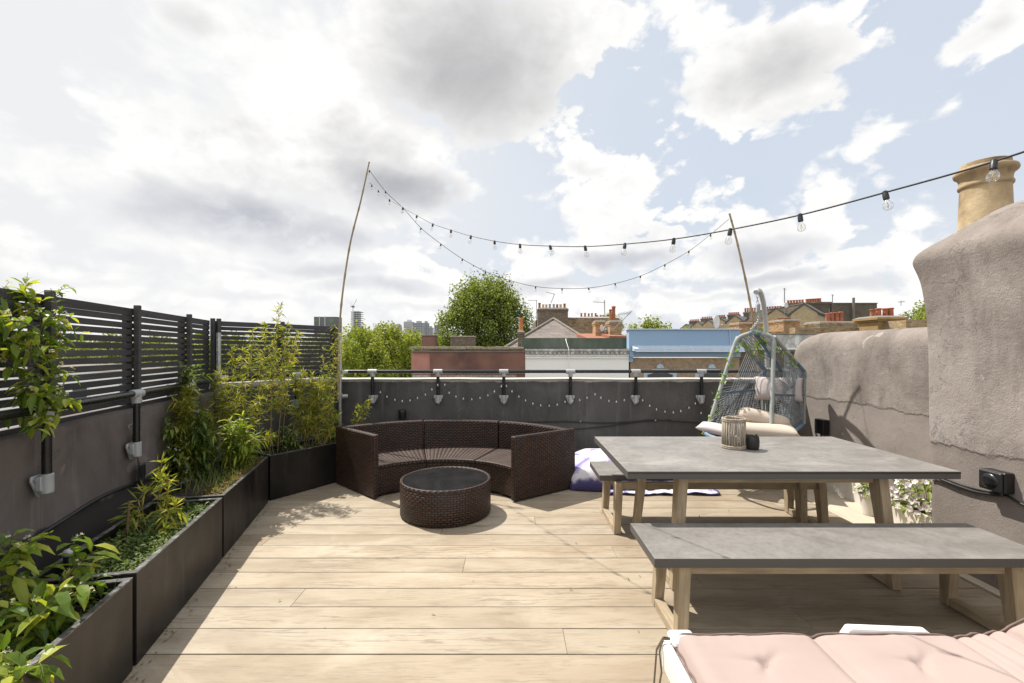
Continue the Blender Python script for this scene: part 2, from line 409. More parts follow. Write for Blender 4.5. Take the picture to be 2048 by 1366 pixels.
def stucco(name, c1, c2, c3, band=None, bandcol=None, top=None, grain=1.0, slope=0):
    """rough rendered wall; band = height of a smoother repainted strip along the foot of the wall"""
    m, nt, b = newmat(name)
    v = wpos(nt)
    f = nz(nt, v, 1.5, 7, .62, .5)
    c = ramp(nt, f, [(.34, c1), (.50, c2), (.66, c3)])
    c = mixc(nt, mth(nt, 'MULTIPLY', sstep(nt, nz(nt, wpos(nt, (1, 1, .35)), 2.8, 6, .65), .50, .70), .6), c, tuple(x * .62 for x in c1))
    patch = sstep(nt, nz(nt, v, 4.2, 3, .5, 1.0), .70, .715)
    c = mixc(nt, mth(nt, 'MULTIPLY', patch, .55), c, tuple(min(1, x * 1.25) for x in c3))
    grainn = nz(nt, v, 85, 5, .75)
    lump = nz(nt, v, 9, 5, .6)
    h = mth(nt, 'ADD', mth(nt, 'MULTIPLY', grainn, .55 * grain), lump)
    vo = nd(nt, 'ShaderNodeTexVoronoi', {'feature': 'DISTANCE_TO_EDGE'}, Scale=1.6); nw_ = nd(nt, 'ShaderNodeVectorMath', {'operation': 'ADD'})
    nn = nd(nt, 'ShaderNodeTexNoise', None, Scale=3.5, Detail=6, Roughness=.65); nt.links.new(v, nn.inputs['Vector'])
    nt.links.new(v, nw_.inputs[0]); nt.links.new(nn.outputs['Color'], nw_.inputs[1]); nt.links.new(nw_.outputs[0], vo.inputs['Vector'])
    crack = mth(nt, 'MULTIPLY', sstep(nt, vo.outputs['Distance'], .012, .002), sstep(nt, nz(nt, v, 1.1, 2), .52, .62))
    c = mixc(nt, mth(nt, 'MULTIPLY', crack, .4), c, tuple(x * .35 for x in c1))
    h = mth(nt, 'SUBTRACT', h, mth(nt, 'MULTIPLY', crack, .25))
    if grain < .4:                          # old plugs, chips and scuffs in the paint
        v2 = nd(nt, 'ShaderNodeTexVoronoi', None, Scale=3.2); nt.links.new(v, v2.inputs['Vector'])
        sz = nd(nt, 'ShaderNodeSeparateColor'); nt.links.new(v2.outputs['Color'], sz.inputs[0])
        pk = sstep(nt, v2.outputs['Distance'], mth(nt, 'MULTIPLY', sz.outputs[0], .085), mth(nt, 'MULTIPLY', sz.outputs[0], .06))
        pk = mth(nt, 'MULTIPLY', pk, mth(nt, 'GREATER_THAN', sz.outputs[1], .62))
        c = mixc(nt, mth(nt, 'MULTIPLY', pk, .55), c, (.20, .18, .165)); h = mth(nt, 'SUBTRACT', h, mth(nt, 'MULTIPLY', pk, .5))
        drip = mth(nt, 'MULTIPLY', sstep(nt, nz(nt, wpos(nt, (9, 9, .5)), 1.6, 4, .6), .58, .72), .35)
        c = mixc(nt, drip, c, tuple(x * 1.45 for x in c3))
    if band is not None:
        s_ = nd(nt, 'ShaderNodeSeparateXYZ'); nt.links.new(v, s_.inputs[0])
        z = mth(nt, 'ADD', s_.outputs[2], mth(nt, 'MULTIPLY_ADD', nz(nt, v, 3.5, 7, .68), .16, -.08))
        z = mth(nt, 'ADD', z, mth(nt, 'MULTIPLY', s_.outputs[1], slope))
        k = sstep(nt, z, band + .014, band - .010)
        bc = ramp(nt, nz(nt, v, 2.2, 6, .6), [(.3, tuple(x * .82 for x in bandcol)), (.7, tuple(x * 1.12 for x in bandcol))])
        c = mixc(nt, k, c, bc)
        h = mth(nt, 'ADD', mth(nt, 'MULTIPLY', h, mth(nt, 'MULTIPLY_ADD', k, -.6, 1)), mth(nt, 'MULTIPLY', k, -.10))
    if top is not None:                     # sunlit wall top, its light painted in as a paler strip
        s2 = nd(nt, 'ShaderNodeSeparateXYZ'); nt.links.new(v, s2.inputs[0])
        k2 = sstep(nt, mth(nt, 'ADD', s2.outputs[2], mth(nt, 'MULTIPLY_ADD', nz(nt, v, 7, 4), .05, -.025)), top[0] - .008, top[0] + .012)
        c = mixc(nt, k2, c, top[1])
    setin(nt, b.inputs['Base Color'], c); b.inputs['Roughness'].default_value = .88; b.inputs['Specular IOR Level'].default_value = .25
    setin(nt, b.inputs['Normal'], bump(nt, h, .75 * grain ** .5, .02 * grain))
    return m

def rattan(name, w=.052, hgt=.0195, offset=.5, c1=(.048, .022, .013), c2=(.105, .052, .032), stria=0):
    m, nt, b = newmat(name)
    t = nd(nt, 'ShaderNodeTexCoord')
    def br(bw, rh, off, ms, vec):
        n = nd(nt, 'ShaderNodeTexBrick', {'offset': off}, Scale=1, Mortar_Size=ms, Brick_Width=bw, Row_Height=rh, Mortar_Smooth=1.0)
        nt.links.new(vec, n.inputs['Vector']); return n
    n = br(w, hgt, offset, hgt * .34, t.outputs['UV'])
    setin(nt, n.inputs['Color1'], c1); setin(nt, n.inputs['Color2'], c2); setin(nt, n.inputs['Mortar'], (.008, .005, .004))
    c = mixc(nt, .6, n.outputs['Color'], ramp(nt, nz(nt, coords(nt), 7, 4), [(.3, (.6, .6, .6)), (.7, (1.3, 1.3, 1.3))]), 'MULTIPLY')
    CREST = c; b.inputs['Roughness'].default_value = .50; b.inputs['Specular IOR Level'].default_value = .40
    # each strand rises and dives along its length
    sp = nd(nt, 'ShaderNodeSeparateXYZ'); nt.links.new(t.outputs['UV'], sp.inputs[0])
    row = mth(nt, 'FLOOR', mth(nt, 'DIVIDE', sp.outputs[1], hgt))
    ph = mth(nt, 'ADD', mth(nt, 'MULTIPLY', sp.outputs[0], 2 * math.pi / w), mth(nt, 'MULTIPLY', row, math.pi if offset else 0))
    wv = mth(nt, 'MULTIPLY_ADD', mth(nt, 'COSINE', ph), -.5, .5)
    fr = mth(nt, 'FRACT', mth(nt, 'DIVIDE', sp.outputs[1], hgt))
    rd = mth(nt, 'SINE', mth(nt, 'MULTIPLY', fr, math.pi))
    h = mth(nt, 'MULTIPLY', mth(nt, 'MULTIPLY_ADD', wv, .8, .2), rd)
    setin(nt, b.inputs['Base Color'], mixc(nt, sstep(nt, h, .05, .7), (.009, .005, .004), CREST))
    setin(nt, b.inputs['Normal'], bump(nt, h, .85, .0045))
    return m

def weathered_wood(name, c1, c2, c3, axis=2):
    m, nt, b = newmat(name)
    sc = [26, 26, 26]; sc[axis] = 1.6
    v = coords(nt, 'Object', tuple(sc))
    f = nz(nt, v, 1.6, 6, .65, .8); f2 = nz(nt, coords(nt), 5, 5)
    c = ramp(nt, f, [(.25, c1), (.5, c2), (.75, c3)])
    c = mixc(nt, .7, c, ramp(nt, f2, [(.3, (.68, .68, .70)), (.65, (1.1, 1.08, 1.04))]), 'MULTIPLY')
    c = mixc(nt, mth(nt, 'MULTIPLY', sstep(nt, nz(nt, v, 3.2, 5, .7), .62, .75), .5), c, tuple(x * .5 for x in c1))
    setin(nt, b.inputs['Base Color'], c); b.inputs['Roughness'].default_value = .75; b.inputs['Specular IOR Level'].default_value = .25
    setin(nt, b.inputs['Normal'], bump(nt, f, .35, .003))
    return m

def slabmat():
    m, nt, b = newmat('grey_composite_slab')
    v = coords(nt)
    f = nz(nt, v, 3.2, 8, .68, .8); f2 = nz(nt, v, 26, 6, .7)
    c = ramp(nt, f, [(.3, (.135, .124, .113)), (.5, (.19, .177, .163)), (.72, (.245, .23, .212))])
    c = mixc(nt, mth(nt, 'MULTIPLY', sstep(nt, f2, .42, .7), .5), c, (.115, .108, .10))
    st = sstep(nt, nz(nt, coords(nt, 'Object', (1.2, 3.2, 1)), 1.7, 7, .66, .7), .50, .70)   # dried water marks
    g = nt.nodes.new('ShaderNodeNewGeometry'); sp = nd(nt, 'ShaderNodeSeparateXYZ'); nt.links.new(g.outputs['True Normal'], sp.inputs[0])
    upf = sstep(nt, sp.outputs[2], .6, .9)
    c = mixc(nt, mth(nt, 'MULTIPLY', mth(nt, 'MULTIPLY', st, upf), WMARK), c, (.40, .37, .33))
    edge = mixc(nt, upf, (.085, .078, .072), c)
    setin(nt, b.inputs['Base Color'], edge)
    setin(nt, b.inputs['Roughness'], mth(nt, 'MULTIPLY_ADD', f2, .25, .42)); b.inputs['Specular IOR Level'].default_value = .4
    setin(nt, b.inputs['Normal'], bump(nt, f2, .15, .002))
    return m

def glassmat(name, tint=(1, 1, 1), base=.06):
    m, nt, b = newmat(name); nt.nodes.remove(b)
    tr = nd(nt, 'ShaderNodeBsdfTransparent'); tr.inputs[0].default_value = (*tint, 1)
    gl = nd(nt, 'ShaderNodeBsdfGlossy', None, Roughness=.03)
    lw = nd(nt, 'ShaderNodeLayerWeight', None, Blend=.35)
    f = mth(nt, 'MULTIPLY_ADD', lw.outputs['Facing'], .7, base, clamp=True)
    mx = nd(nt, 'ShaderNodeMixShader'); setin(nt, mx.inputs[0], f)
    nt.links.new(tr.outputs[0], mx.inputs[1]); nt.links.new(gl.outputs[0], mx.inputs[2])
    nt.links.new(mx.outputs[0], nt.nodes['Material Output'].inputs['Surface'])
    return m

WMARK = .28
M_ = {}
M_['deck'] = deckmat()
M_['rattan'] = rattan('brown_rattan_weave')
M_['rattan_seat'] = rattan('brown_rattan_seat', w=.042, hgt=.0195, offset=0, c1=(.055, .028, .018), c2=(.12, .068, .046))
M_['slab'] = slabmat()
WMARK = .12
M_['slab2'] = slabmat()
M_['acacia'] = weathered_wood('weathered_acacia', (.25, .19, .12), (.37, .295, .20), (.46, .385, .285))
M_['fence'] = pm('charcoal_stained_timber', (.036, .034, .035), (.058, .055, .055), 3, .62, .5, 30, .003, stretch=(1, 1, 9), spec=.35, island=.22)
M_['wallgrey'] = stucco('charcoal_masonry_paint', (.070, .066, .063), (.090, .086, .082), (.115, .110, .105), top=(1.075, (.40, .38, .35)), grain=.35)
M_['wallleft'] = stucco('grey_brown_masonry_paint', (.095, .077, .067), (.130, .109, .097), (.172, .148, .135), grain=.3, band=.54, bandcol=(.045, .039, .036))
M_['walltan'] = stucco('charcoal_paint_sunlit_top', (.070, .064, .061), (.082, .076, .073), (.096, .090, .087), top=(1.085, (.36, .335, .30)), grain=.35)
M_['render'] = stucco('weathered_grey_render', (.195, .165, .145), (.262, .226, .202), (.33, .29, .263), band=.90, bandcol=(.245, .211, .188), slope=0.0)
M_['renderstack'] = stucco('weathered_grey_render_stack', (.195, .165, .145), (.262, .226, .202), (.33, .29, .263), band=.83, bandcol=(.232, .198, .175))
M_['potclay'] = pm('buff_chimney_clay', (.52, .40, .24), (.34, .245, .135), 4, .85, .6, 50, .005, c3=(.17, .125, .08))
M_['blackpipe'] = pm('black_painted_pipe', (.006, .006, .007), (.010, .010, .011), 8, .28, .1, 60, .001)
M_['galv'] = pm('galvanised_steel', (.50, .51, .51), (.38, .39, .40), 22, .42, .15, 90, .001, metal=.75)
M_['galvpaint'] = pm('grey_cast_fitting', (.40, .41, .41), (.33, .34, .34), 14, .5, .25, 120, .001, metal=.25)
M_['bamboo'] = pm('dry_bamboo_cane', (.36, .27, .15), (.22, .16, .09), 9, .55, .2, 60, .001, stretch=(1, 1, .3))
M_['planter'] = pm('black_painted_steel_planter', (.007, .0065, .006), (.014, .012, .010), 2.6, .40, .18, 14, .004, stretch=(1, 1, .5), c3=(.026, .021, .017), rvar=.14, spec=.28)
M_['planteredge'] = pm('worn_planter_rim', (.10, .098, .095), (.045, .043, .04), 20, .4, .2, 60, .002, c3=(.20, .195, .19))
M_['soil'] = pm('dark_compost', (.018, .012, .008), (.040, .027, .018), 18, .95, 1, 45, .03)
M_['black'] = pm('black_plastic', (.008, .008, .009), (.014, .014, .015), 10, .4)
M_['cable'] = pm('black_cable', (.012, .012, .013), (.02, .02, .021), 10, .5)
M_['blackmatt'] = pm('black_stoneware', (.010, .010, .010), (.02, .019, .018), 14, .5, .2, 60, .002)
M_['white'] = pm('white_plastic', (.80, .79, .77), (.74, .73, .70), 6, .35)
M_['offwhite'] = pm('chalky_white_trough', (.66, .62, .56), (.52, .47, .41), 6, .6, .2, 50, .002)
M_['greytube'] = pm('pale_grey_powder_coat', (.47, .47, .46), (.40, .41, .41), 12, .42, .15, 90, .001)
M_['bluetube'] = pm('blue_grey_wrapped_tube', (.16, .25, .33), (.10, .16, .23), 12, .6, .3, 160, .002)
M_['rope'] = pm('grey_polyester_rope', (.27, .285, .29), (.15, .17, .195), 40, .8, .6, 300, .002, island=.25)
M_['ropeblue'] = pm('blue_grey_rope', (.13, .19, .26), (.07, .10, .15), 40, .8, .6, 300, .002, island=.25)
M_['cream'] = pm('cream_canvas', (.54, .455, .37), (.48, .40, .325), 5, .9, .25, 220, .002)
M_['lilac'] = pm('pale_mauve_canvas', (.50, .445, .43), (.44, .385, .38), 5, .9, .25, 220, .002)
M_['pink'] = pm('dusty_pink_cotton', (.36, .283, .255), (.325, .252, .226), 2.5, .92, .14, 420, .0015, rvar=.04, spec=.2)
M_['piping'] = pm('brown_mauve_piping', (.17, .115, .10), (.12, .08, .07), 20, .85)
M_['ribbon'] = pm('brown_ribbon_tie', (.10, .075, .05), (.06, .045, .03), 20, .8)
M_['glassdark'] = pm('dark_tinted_glass', (.010, .010, .011), (.022, .021, .021), 8, .13, 0, spec=.28, rvar=.07)
M_['bulb'] = glassmat('clear_bulb_glass')
M_['bulbwhite'] = pm('frosted_mini_bulb', (.60, .59, .57), (.5, .49, .47), 9, .25)
M_['filament'] = pm('brass_filament', (.5, .38, .2), None, 5, .4, metal=.8)
M_['willow'] = weathered_wood('bleached_willow', (.20, .165, .125), (.33, .285, .225), (.48, .43, .36))
M_['stem'] = pm('green_brown_stem', (.10, .10, .035), (.09, .06, .03), 20, .7)
M_['redstem'] = pm('bamboo_culm', (.30, .24, .07), (.20, .12, .05), 14, .55)
M_['rust'] = pm('rusty_iron', (.12, .065, .035), (.20, .13, .08), 25, .85, .5, 80, .002)
M_['trim'] = pm('pale_deck_edging', (.50, .43, .33), (.42, .36, .28), 3, .7, .2, 30, .002, stretch=(8, 1, 1))
M_['roofing'] = pm('grey_roof_felt', (.09, .088, .085), (.12, .117, .11), 4, .9, .4, 60, .005)
LEAF = {
 'jasmine': leafmat('jasmine_leaf', [(0, (.085, .15, .018)), (.5, (.19, .27, .028)), (.85, (.36, .40, .05)), (1, (.46, .46, .07))], .42, .38),
 'dark': leafmat('dark_shrub_leaf', [(0, (.04, .08, .016)), (.55, (.10, .155, .027)), (1, (.27, .31, .05))], .36, .4),
 'bamboo': leafmat('bamboo_leaf', [(0, (.13, .18, .028)), (.5, (.31, .335, .047)), (.85, (.48, .44, .085)), (1, (.56, .44, .14))], .48, .5),
 'grass': leafmat('grass_blade', [(0, (.05, .09, .02)), (.5, (.12, .17, .04)), (1, (.26, .25, .08))], .3, .6),
 'ground': leafmat('low_herb_leaf', [(0, (.05, .09, .02)), (.6, (.115, .17, .035)), (1, (.24, .28, .07))], .25, .6),
 'sedum': leafmat('dry_sedum', [(0, (.14, .13, .04)), (.6, (.26, .20, .06)), (1, (.36, .22, .07))], .25, .6),
 'petal': leafmat('cream_blossom', [(0, (.62, .58, .40)), (.6, (.74, .70, .56)), (1, (.78, .72, .48))], .25, .6),
 'mauve': leafmat('mauve_white_petal', [(0, (.20, .10, .19)), (.25, (.48, .38, .46)), (.5, (.74, .70, .70)), (1, (.80, .78, .76))], .25, .6),
 'lime': leafmat('lime_leaf', [(0, (.14, .21, .05)), (.6, (.27, .34, .08)), (1, (.40, .44, .16))], .35, .5),
 'ivy': leafmat('ivy_leaf', [(0, (.09, .20, .02)), (.6, (.20, .33, .035)), (1, (.36, .45, .07))], .45, .45),
}

def scuffed_planter():
    m = M_['planter']; nt = m.node_tree; b = nt.nodes['Principled BSDF']
    old = b.inputs['Base Color'].links[0].from_socket
    f = mth(nt, 'MULTIPLY', sstep(nt, nz(nt, wpos(nt, (7, 7, .9)), 1.3, 6, .7, .4), .57, .75), .5)
    g = mth(nt, 'MULTIPLY', sstep(nt, nz(nt, wpos(nt), 26, 5, .7), .64, .72), .5)
    c = mixc(nt, f, old, (.075, .068, .062)); c = mixc(nt, g, c, (.10, .092, .085)); setin(nt, b.inputs['Base Color'], c)
scuffed_planter()
# ================================================================== TERRACE: floor and walls
def xl(y, off=0): return -1.86 - .25 * y - off * 1.031        # inner face of the left wall
mb = MB()
d0 = 2.215; pitch = .2047; rr = random.Random(5)
joint = {4: [-.33], 2: [-1.28], 0: [.27], -1: [2.3], 6: [1.9, -1.9], 1: [-2.2, 1.6], 3: [1.2], 5: [.75], 8: [.2]}
for k in range(-17, 18):
    y0 = d0 + k * pitch + .003; y1 = d0 + (k + 1) * pitch - .003
    if y0 > 5.79: continue
    js = joint.get(k)
    if js is None:
        x = -3.3 + rr.uniform(.4, 3.4); js = []
        while x < 2.9: js.append(x); x += 3.6
    xs = [-3.35] + sorted(js) + [2.905]
    for a, b in zip(xs[:-1], xs[1:]):
        mb.box((a + .0008, y0, -.032), (b - .0008, min(y1, 5.795), rr.uniform(-.0012, .0008)))
struct('deck', mb, M_['deck'], bevel=.0025, seg=2)
mb = MB(); mb.box((-3.6, -2.2, -.42), (4.2, 6.3, -.06)); struct('roof_slab', mb, M_['roofing'])
mb = MB(); mb.box((2.912, -1.2, -.05), (2.985, 3.27, .014)); mb.box((2.912, 3.274, -.05), (3.60, 5.79, .004))
struct('deck_edging', mb, M_['trim'], bevel=.004)

def wavywall(a, b, thick, z0, z1, n, amp=.006, seed=0.):
    """wall from a to b (inner face), thickness to the left of a->b, hand-finished top"""
    a = Vector((*a, 0)); b = Vector((*b, 0)); d = (b - a).normalized(); nrm = Vector((-d.y, d.x, 0))
    mb = MB(); L = (b - a).length
    prof = [(0, z0), (0, z0 + .3), (0, .55), (0, z1 - .12), (0, z1 - .03), (.008, z1 - .008), (.028, z1), (thick * .5, z1 + .002), (thick - .028, z1), (thick, z1 - .03), (thick, z0)]
    vs = []
    for i in range(n + 1):
        for (t, z) in prof:
            p = a + d * (L * i / n)
            w = noise.noise(Vector((p.x * 1.3 + seed, p.y * 1.3, z * 1.5))) * amp
            w2 = noise.noise(Vector((p.x * 5 + seed, p.y * 5, z * 4))) * amp * .4
            q = p + nrm * (t + (w + w2 if t < thick * .4 else 0)); vs.append((q.x, q.y, z + ((w * 1.5 + w2) if z > z1 - .05 else 0)))
    m = len(prof); fs = []
    for i in range(n):
        for k in range(m - 1): fs.append((i*m+k, (i+1)*m+k, (i+1)*m+k+1, i*m+k+1))
    fs.append(tuple(range(m))); fs.append(tuple(range(n*m+m-1, n*m-1, -1)))
    mb.add(vs, fs); return mb
w = wavywall((3.72, 5.80), (-2.30, 5.80), -.27, -.3, 1.112, 60)
o = w.build('parapet_wall', M_['wallgrey'], smooth='auto', angle=50)
tag(o, 'long charcoal painted parapet wall behind the curved sofa, under the black handrail', 'wall')
cor = (-3.02, 4.645)
w = wavywall((xl(-1.6), -1.6), cor, .26, -.3, 1.06, 60, .008, 3)
o = w.build('parapet_wall', M_['wallleft'], smooth='auto', angle=50)
tag(o, 'brown-grey painted masonry wall below the slatted fence on the left, behind the black planters', 'wall')
w = wavywall(cor, (-2.177, 5.80), .24, -.3, 1.13, 20, .006, 9)
o = w.build('parapet_wall', M_['walltan'], smooth='auto', angle=50)
tag(o, 'short angled charcoal wall with sunlit top edge painted pale behind the bamboo in the corner', 'wall')

# right-hand rendered wall with a hand-rounded top, dipping at its far end
mb = MB()
def lowwall(u, v):
    y = 2.2 + u * 3.72
    end = min(1, max(0, (y - 5.42) / .50)); top = 1.69 - .21 * (1 - math.sqrt(max(0, 1 - end ** 2.4)))
    top += .012 * noise.noise(Vector((y * 1.4, 0, 0)))
    prof = [(0, -.3), (0, .3), (0, .7), (0, 1.1), (0.0, top - .26), (.006, top - .12), (.04, top - .035), (.11, top), (.2, top + .004), (.3, top - .02), (.34, top - .1), (.34, .5), (.34, -.3)]
    i = min(int(round(v * (len(prof) - 1))), len(prof) - 1); t, z = prof[i]
    x = 3.66 + t
    if t < .1:
        x += .022 * noise.noise(Vector((y * 1.1, z * 1.6, 4))) + .010 * noise.noise(Vector((y * 4, z * 4, 1)))
        x -= .045 * max(0, 1 - abs(z - (top - .18)) / .15) * (1 + .5 * noise.noise(Vector((y * 2.5, 0, 6))))           # swollen bead under the top
    return Vector((x, y, z))
mb.grid(lowwall, 70, 12)
b = len(mb.f)
w13 = 71
mb.f.append(tuple(k * w13 + 70 for k in range(13))); mb.mi.append(0)
o = mb.build('rendered_wall', M_['render'], smooth=True, subsurf=1)
tag(o, 'low pale grey rendered wall with rounded top behind the hanging chair and table', 'wall')

# ------------------------------------------------------------------ big chimney stack on the right
st = thing('chimney_stack', 'large grey rendered chimney breast with rounded shoulders beside the dining table', 'chimney', (3.4, 2.4, 0))
mb = MB()
def stackrow(z, flare, yr=0):
    x0, y0, x1, y1 = 2.985 - flare * .5, 1.1, 3.9 + flare, 3.285 + flare
    pts = []
    def seg(a, b, n):
        for i in range(n): pts.append((a[0] + (b[0]-a[0]) * i/n, a[1] + (b[1]-a[1]) * i/n))
    r = .05
    seg((x0, y0), (x0, y1 - r), 34); seg((x0, y1 - r), (x0 + r, y1), 4); seg((x0 + r, y1), (x1, y1), 12); seg((x1, y1), (x1, y0), 10); seg((x1, y0), (x0, y0), 6)
    return pts
levels = [(-.3, 0), (.2, 0), (.5, 0), (.76, 0), (.80, 0.0), (.84, .010), (.90, .014), (1.2, .015), (1.5, .018), (1.68, .024), (1.85, .042), (1.98, .058), (2.08, .092), (2.12, .105), (2.165, .092), (2.20, .055)]
rows = [stackrow(z, f) for z, f in levels]; n = len(rows[0]); vs = []
for (z, f), rw in zip(levels, rows):
    for (x, y) in rw:
        k = .016 * noise.noise(Vector((x * 1.6 + 7, y * 1.6, z * 1.8))) + .016 * noise.noise(Vector((x * 4.5, y * 4.5, z * 4.5))) + .007 * noise.noise(Vector((x * 11, y * 11, z * 11)))
        vs.append((x + (k if x < 3.05 else 0), y + (k if y > 3.2 else 0), z + (.02 * noise.noise(Vector((x * 3, y * 3, 9))) if z > 2 else 0)))
fs = []
for j in range(len(levels) - 1):
    for i in range(n): fs.append((j*n+i, j*n+(i+1) % n, (j+1)*n+(i+1) % n, (j+1)*n+i))
# flaunching: mortar sloping up to the pots
cx, cy = 3.42, 2.3; base = (len(levels) - 1) * n
L2 = [(.88, 2.255), (.74, 2.31), (.54, 2.385), (.3, 2.45)]
for q, (sc, z) in enumerate(L2):
    for (x, y) in rows[-1]:
        X = cx + (x - cx) * sc; Y = cy + (y - cy) * (1 - (1 - sc) * .55)
        vs.append((X, Y, z + .035 * noise.noise(Vector((X * 3.5, Y * 3.5, 2))) + .015 * noise.noise(Vector((X * 9, Y * 9, 5)))))
    a = base + q * n
    for i in range(n): fs.append((a+i, a+(i+1) % n, a+n+(i+1) % n, a+n+i))
fs.append(tuple(range(base + 4*n, base + 5*n)))
mb.add(vs, fs)
mb.build('stack_body', M_['renderstack'], st, smooth='auto', angle=60, subsurf=1)
mb = MB()
prof = [(.205, 2.28), (.222, 2.40), (.216, 2.55), (.208, 2.70), (.207, 2.715), (.222, 2.722), (.227, 2.735), (.218, 2.748), (.212, 2.757), (.216, 2.785), (.232, 2.806), (.256, 2.818), (.264, 2.833), (.256, 2.852), (.230, 2.862), (.210, 2.868), (.206, 2.898), (.194, 2.902), (.170, 2.90), (.165, 2.6)]
mb.lathe([(r_ * .62, (z_ - 2.28) * .92 + 2.19) for r_, z_ in prof], (3.245, 3.12, 0), 40, capb=False, capt=True)
mb.build('chimney_pot', M_['potclay'], st, smooth='auto', angle=50)

# ------------------------------------------------------------------ slatted fences
def fence(name, label, a, b, posts, z0, z1, loc):
    t = thing(name, label, 'fence', loc)
    a = Vector((*a, 0)); b = Vector((*b, 0)); d = (b - a).normalized(); nrm = Vector((d.y, -d.x, 0))   # nrm: towards the terrace
    mb = MB(); L = (b - a).length; rf = random.Random(3)
    z = z1 - .045; k = 0
    while z > z0 - .03:
        cuts = [0] + list(posts) + [L]
        cuts = sorted(set(max(0, min(L, c)) for c in cuts))
        h = .052 if k == 0 else .038
        for c0, c1 in zip(cuts[:-1], cuts[1:]):
            if c1 - c0 < .05: continue
            dz0, dz1 = rf.uniform(-.002, .002), rf.uniform(-.002, .002)
            p = a + d * (c0 + .002); q = a + d * (c1 - .002)
            mb.beam((p.x, p.y, z + dz0), (q.x, q.y, z + dz1), .016, h)
        z -= .049; k += 1
    mb.build('slat_panel', M_['fence'], t, bevel=.002, seg=1)
    for c in posts:
        p = a + d * c
        m2 = MB(); q = p + nrm * .034
        m2.beam((q.x, q.y, z0 - .06), (q.x, q.y, z1 + .005), .036, .036, up=tuple(d))
        q = p - nrm * .030
        m2.beam((q.x, q.y, z0 - .06), (q.x, q.y, z1 - .03), .03, .075, up=tuple(d))
        m2.build('post', M_['fence'], t, bevel=.003, seg=1)
fl = lambda y: (-1.93 - .25 * y, y)
ll = lambda y: (y + .6) * 1.0308
fence('slat_fence', 'long charcoal horizontal slat fence above the left wall, half hidden by the vine', fl(-.6), fl(4.668), [ll(v) for v in (-.02, .81, 1.64, 2.468, 3.298, 4.118, 4.64)], 1.09, 1.80, (fl(2)[0], 2, 0))
fence('slat_fence', 'short charcoal slat fence turning the corner behind the tall bamboo', (-3.09, 4.67), (-2.245, 5.825), [.06, .72, 1.40], 1.15, 1.80, (-2.67, 5.24, 0))

# ------------------------------------------------------------------ guard rails
def rail(name, label, pts, z, sts, wallz, inward, loc, ends=(True, True)):
    """pts = start/end in plan; sts = distances of the posts; inward = unit vector from wall to terrace"""
    t = thing(name, label, 'handrail', loc)
    a = Vector((*pts[0], z)); b = Vector((*pts[1], z)); d = (b - a).normalized(); inw = Vector((*inward, 0))
    mb = MB(); mb.tube([a, b], .021, 14); mb.build('rail', M_['blackpipe'], t, smooth='auto')
    for s_ in sts:
        p = a + d * s_; bt = Vector((p.x, p.y, wallz))
        mb = MB(); mb.tube([bt + Vector((0, 0, -.03)), p], .0205, 14); mb.build('post', M_['blackpipe'], t, smooth='auto')
        mb = MB(); mb.tube([p - d * .058, p - d * .054, p + d * .054, p + d * .058], [.026, .0295, .0295, .026], 16)
        mb.tube([p, p - Vector((0, 0, .062)), p - Vector((0, 0, .066))], [.0285, .0285, .025], 16)
        sc = p + inw * .026 + Vector((0, 0, -.045)); mb.tube([sc, sc + inw * .008], .006, 8)
        mb.build('tee_fitting', M_['galvpaint'], t, smooth='auto')
        mb = MB(); mb.tube([bt + Vector((0, 0, -.052)), bt + Vector((0, 0, .048))], .0285, 16)
        f = bt - inw * .038
        poly = [(-.056, .046), (.056, .046), (.060, .02), (.034, -.028), (.012, -.070), (-.012, -.070), (-.034, -.028), (-.060, .02)]
        mb.prism([f + d * x + Vector((0, 0, zz)) for x, zz in poly], inw * .012)
        poly = [(-.040, .040), (.040, .040), (.040, -.030), (.014, -.058), (-.014, -.058), (-.040, -.030)]
        mb.prism([f + inw * .012 + d * x + Vector((0, 0, zz)) for x, zz in poly], inw * .026)
        mb.build('base_flange', M_['galvpaint'], t, smooth='auto', bevel=.004)
        for x, zz in ((-.045, .026), (.045, .026), (0, -.058)):
            mb = MB(); q = f + inw * .012 + d * x + Vector((0, 0, zz)); mb.tube([q, q + inw * .010], .0085, 6)
            mb.build('bolt', M_['galv'], t)
    return t
yr = 5.742
sts = [(px - 1024) * yr / F for px in (745, 876, 1007.6, 1141, 1271.7, 1403)]
x0 = -2.13
rail('guard_rail', 'black tubular handrail with grey tee fittings along the rear parapet', ((x0, yr), (3.30, yr)), 1.209, [s - x0 for s in sts] + [2.39 + .83 - x0], .862, (0, -1), (0, yr, 0))
dl = Vector((-.25, 1, 0)).normalized(); inl = (dl.y, -dl.x)
xr_ = lambda y: -1.80 - .25 * y
rail('guard_rail', 'black tubular handrail with grey fittings along the left wall in front of the slats', ((xr_(-.5), -.5), (xr_(4.45), 4.45)), 1.18, [(y + .5) * 1.0308 for y in (.73, 1.53, 2.33, 3.13, 3.93)], .80, inl, (xr_(2), 2, 0))
a_ = Vector((-2.93, 4.62)); b_ = Vector((-2.16, 5.70)); dd = (b_ - a_).normalized()
rail('guard_rail', 'short black handrail on the angled wall behind the bamboo', ((a_.x + dd.x*.05, a_.y + dd.y*.05), (b_.x, b_.y)), 1.20, [.72], .86, (dd.y, -dd.x), (-2.5, 5.2, 0))
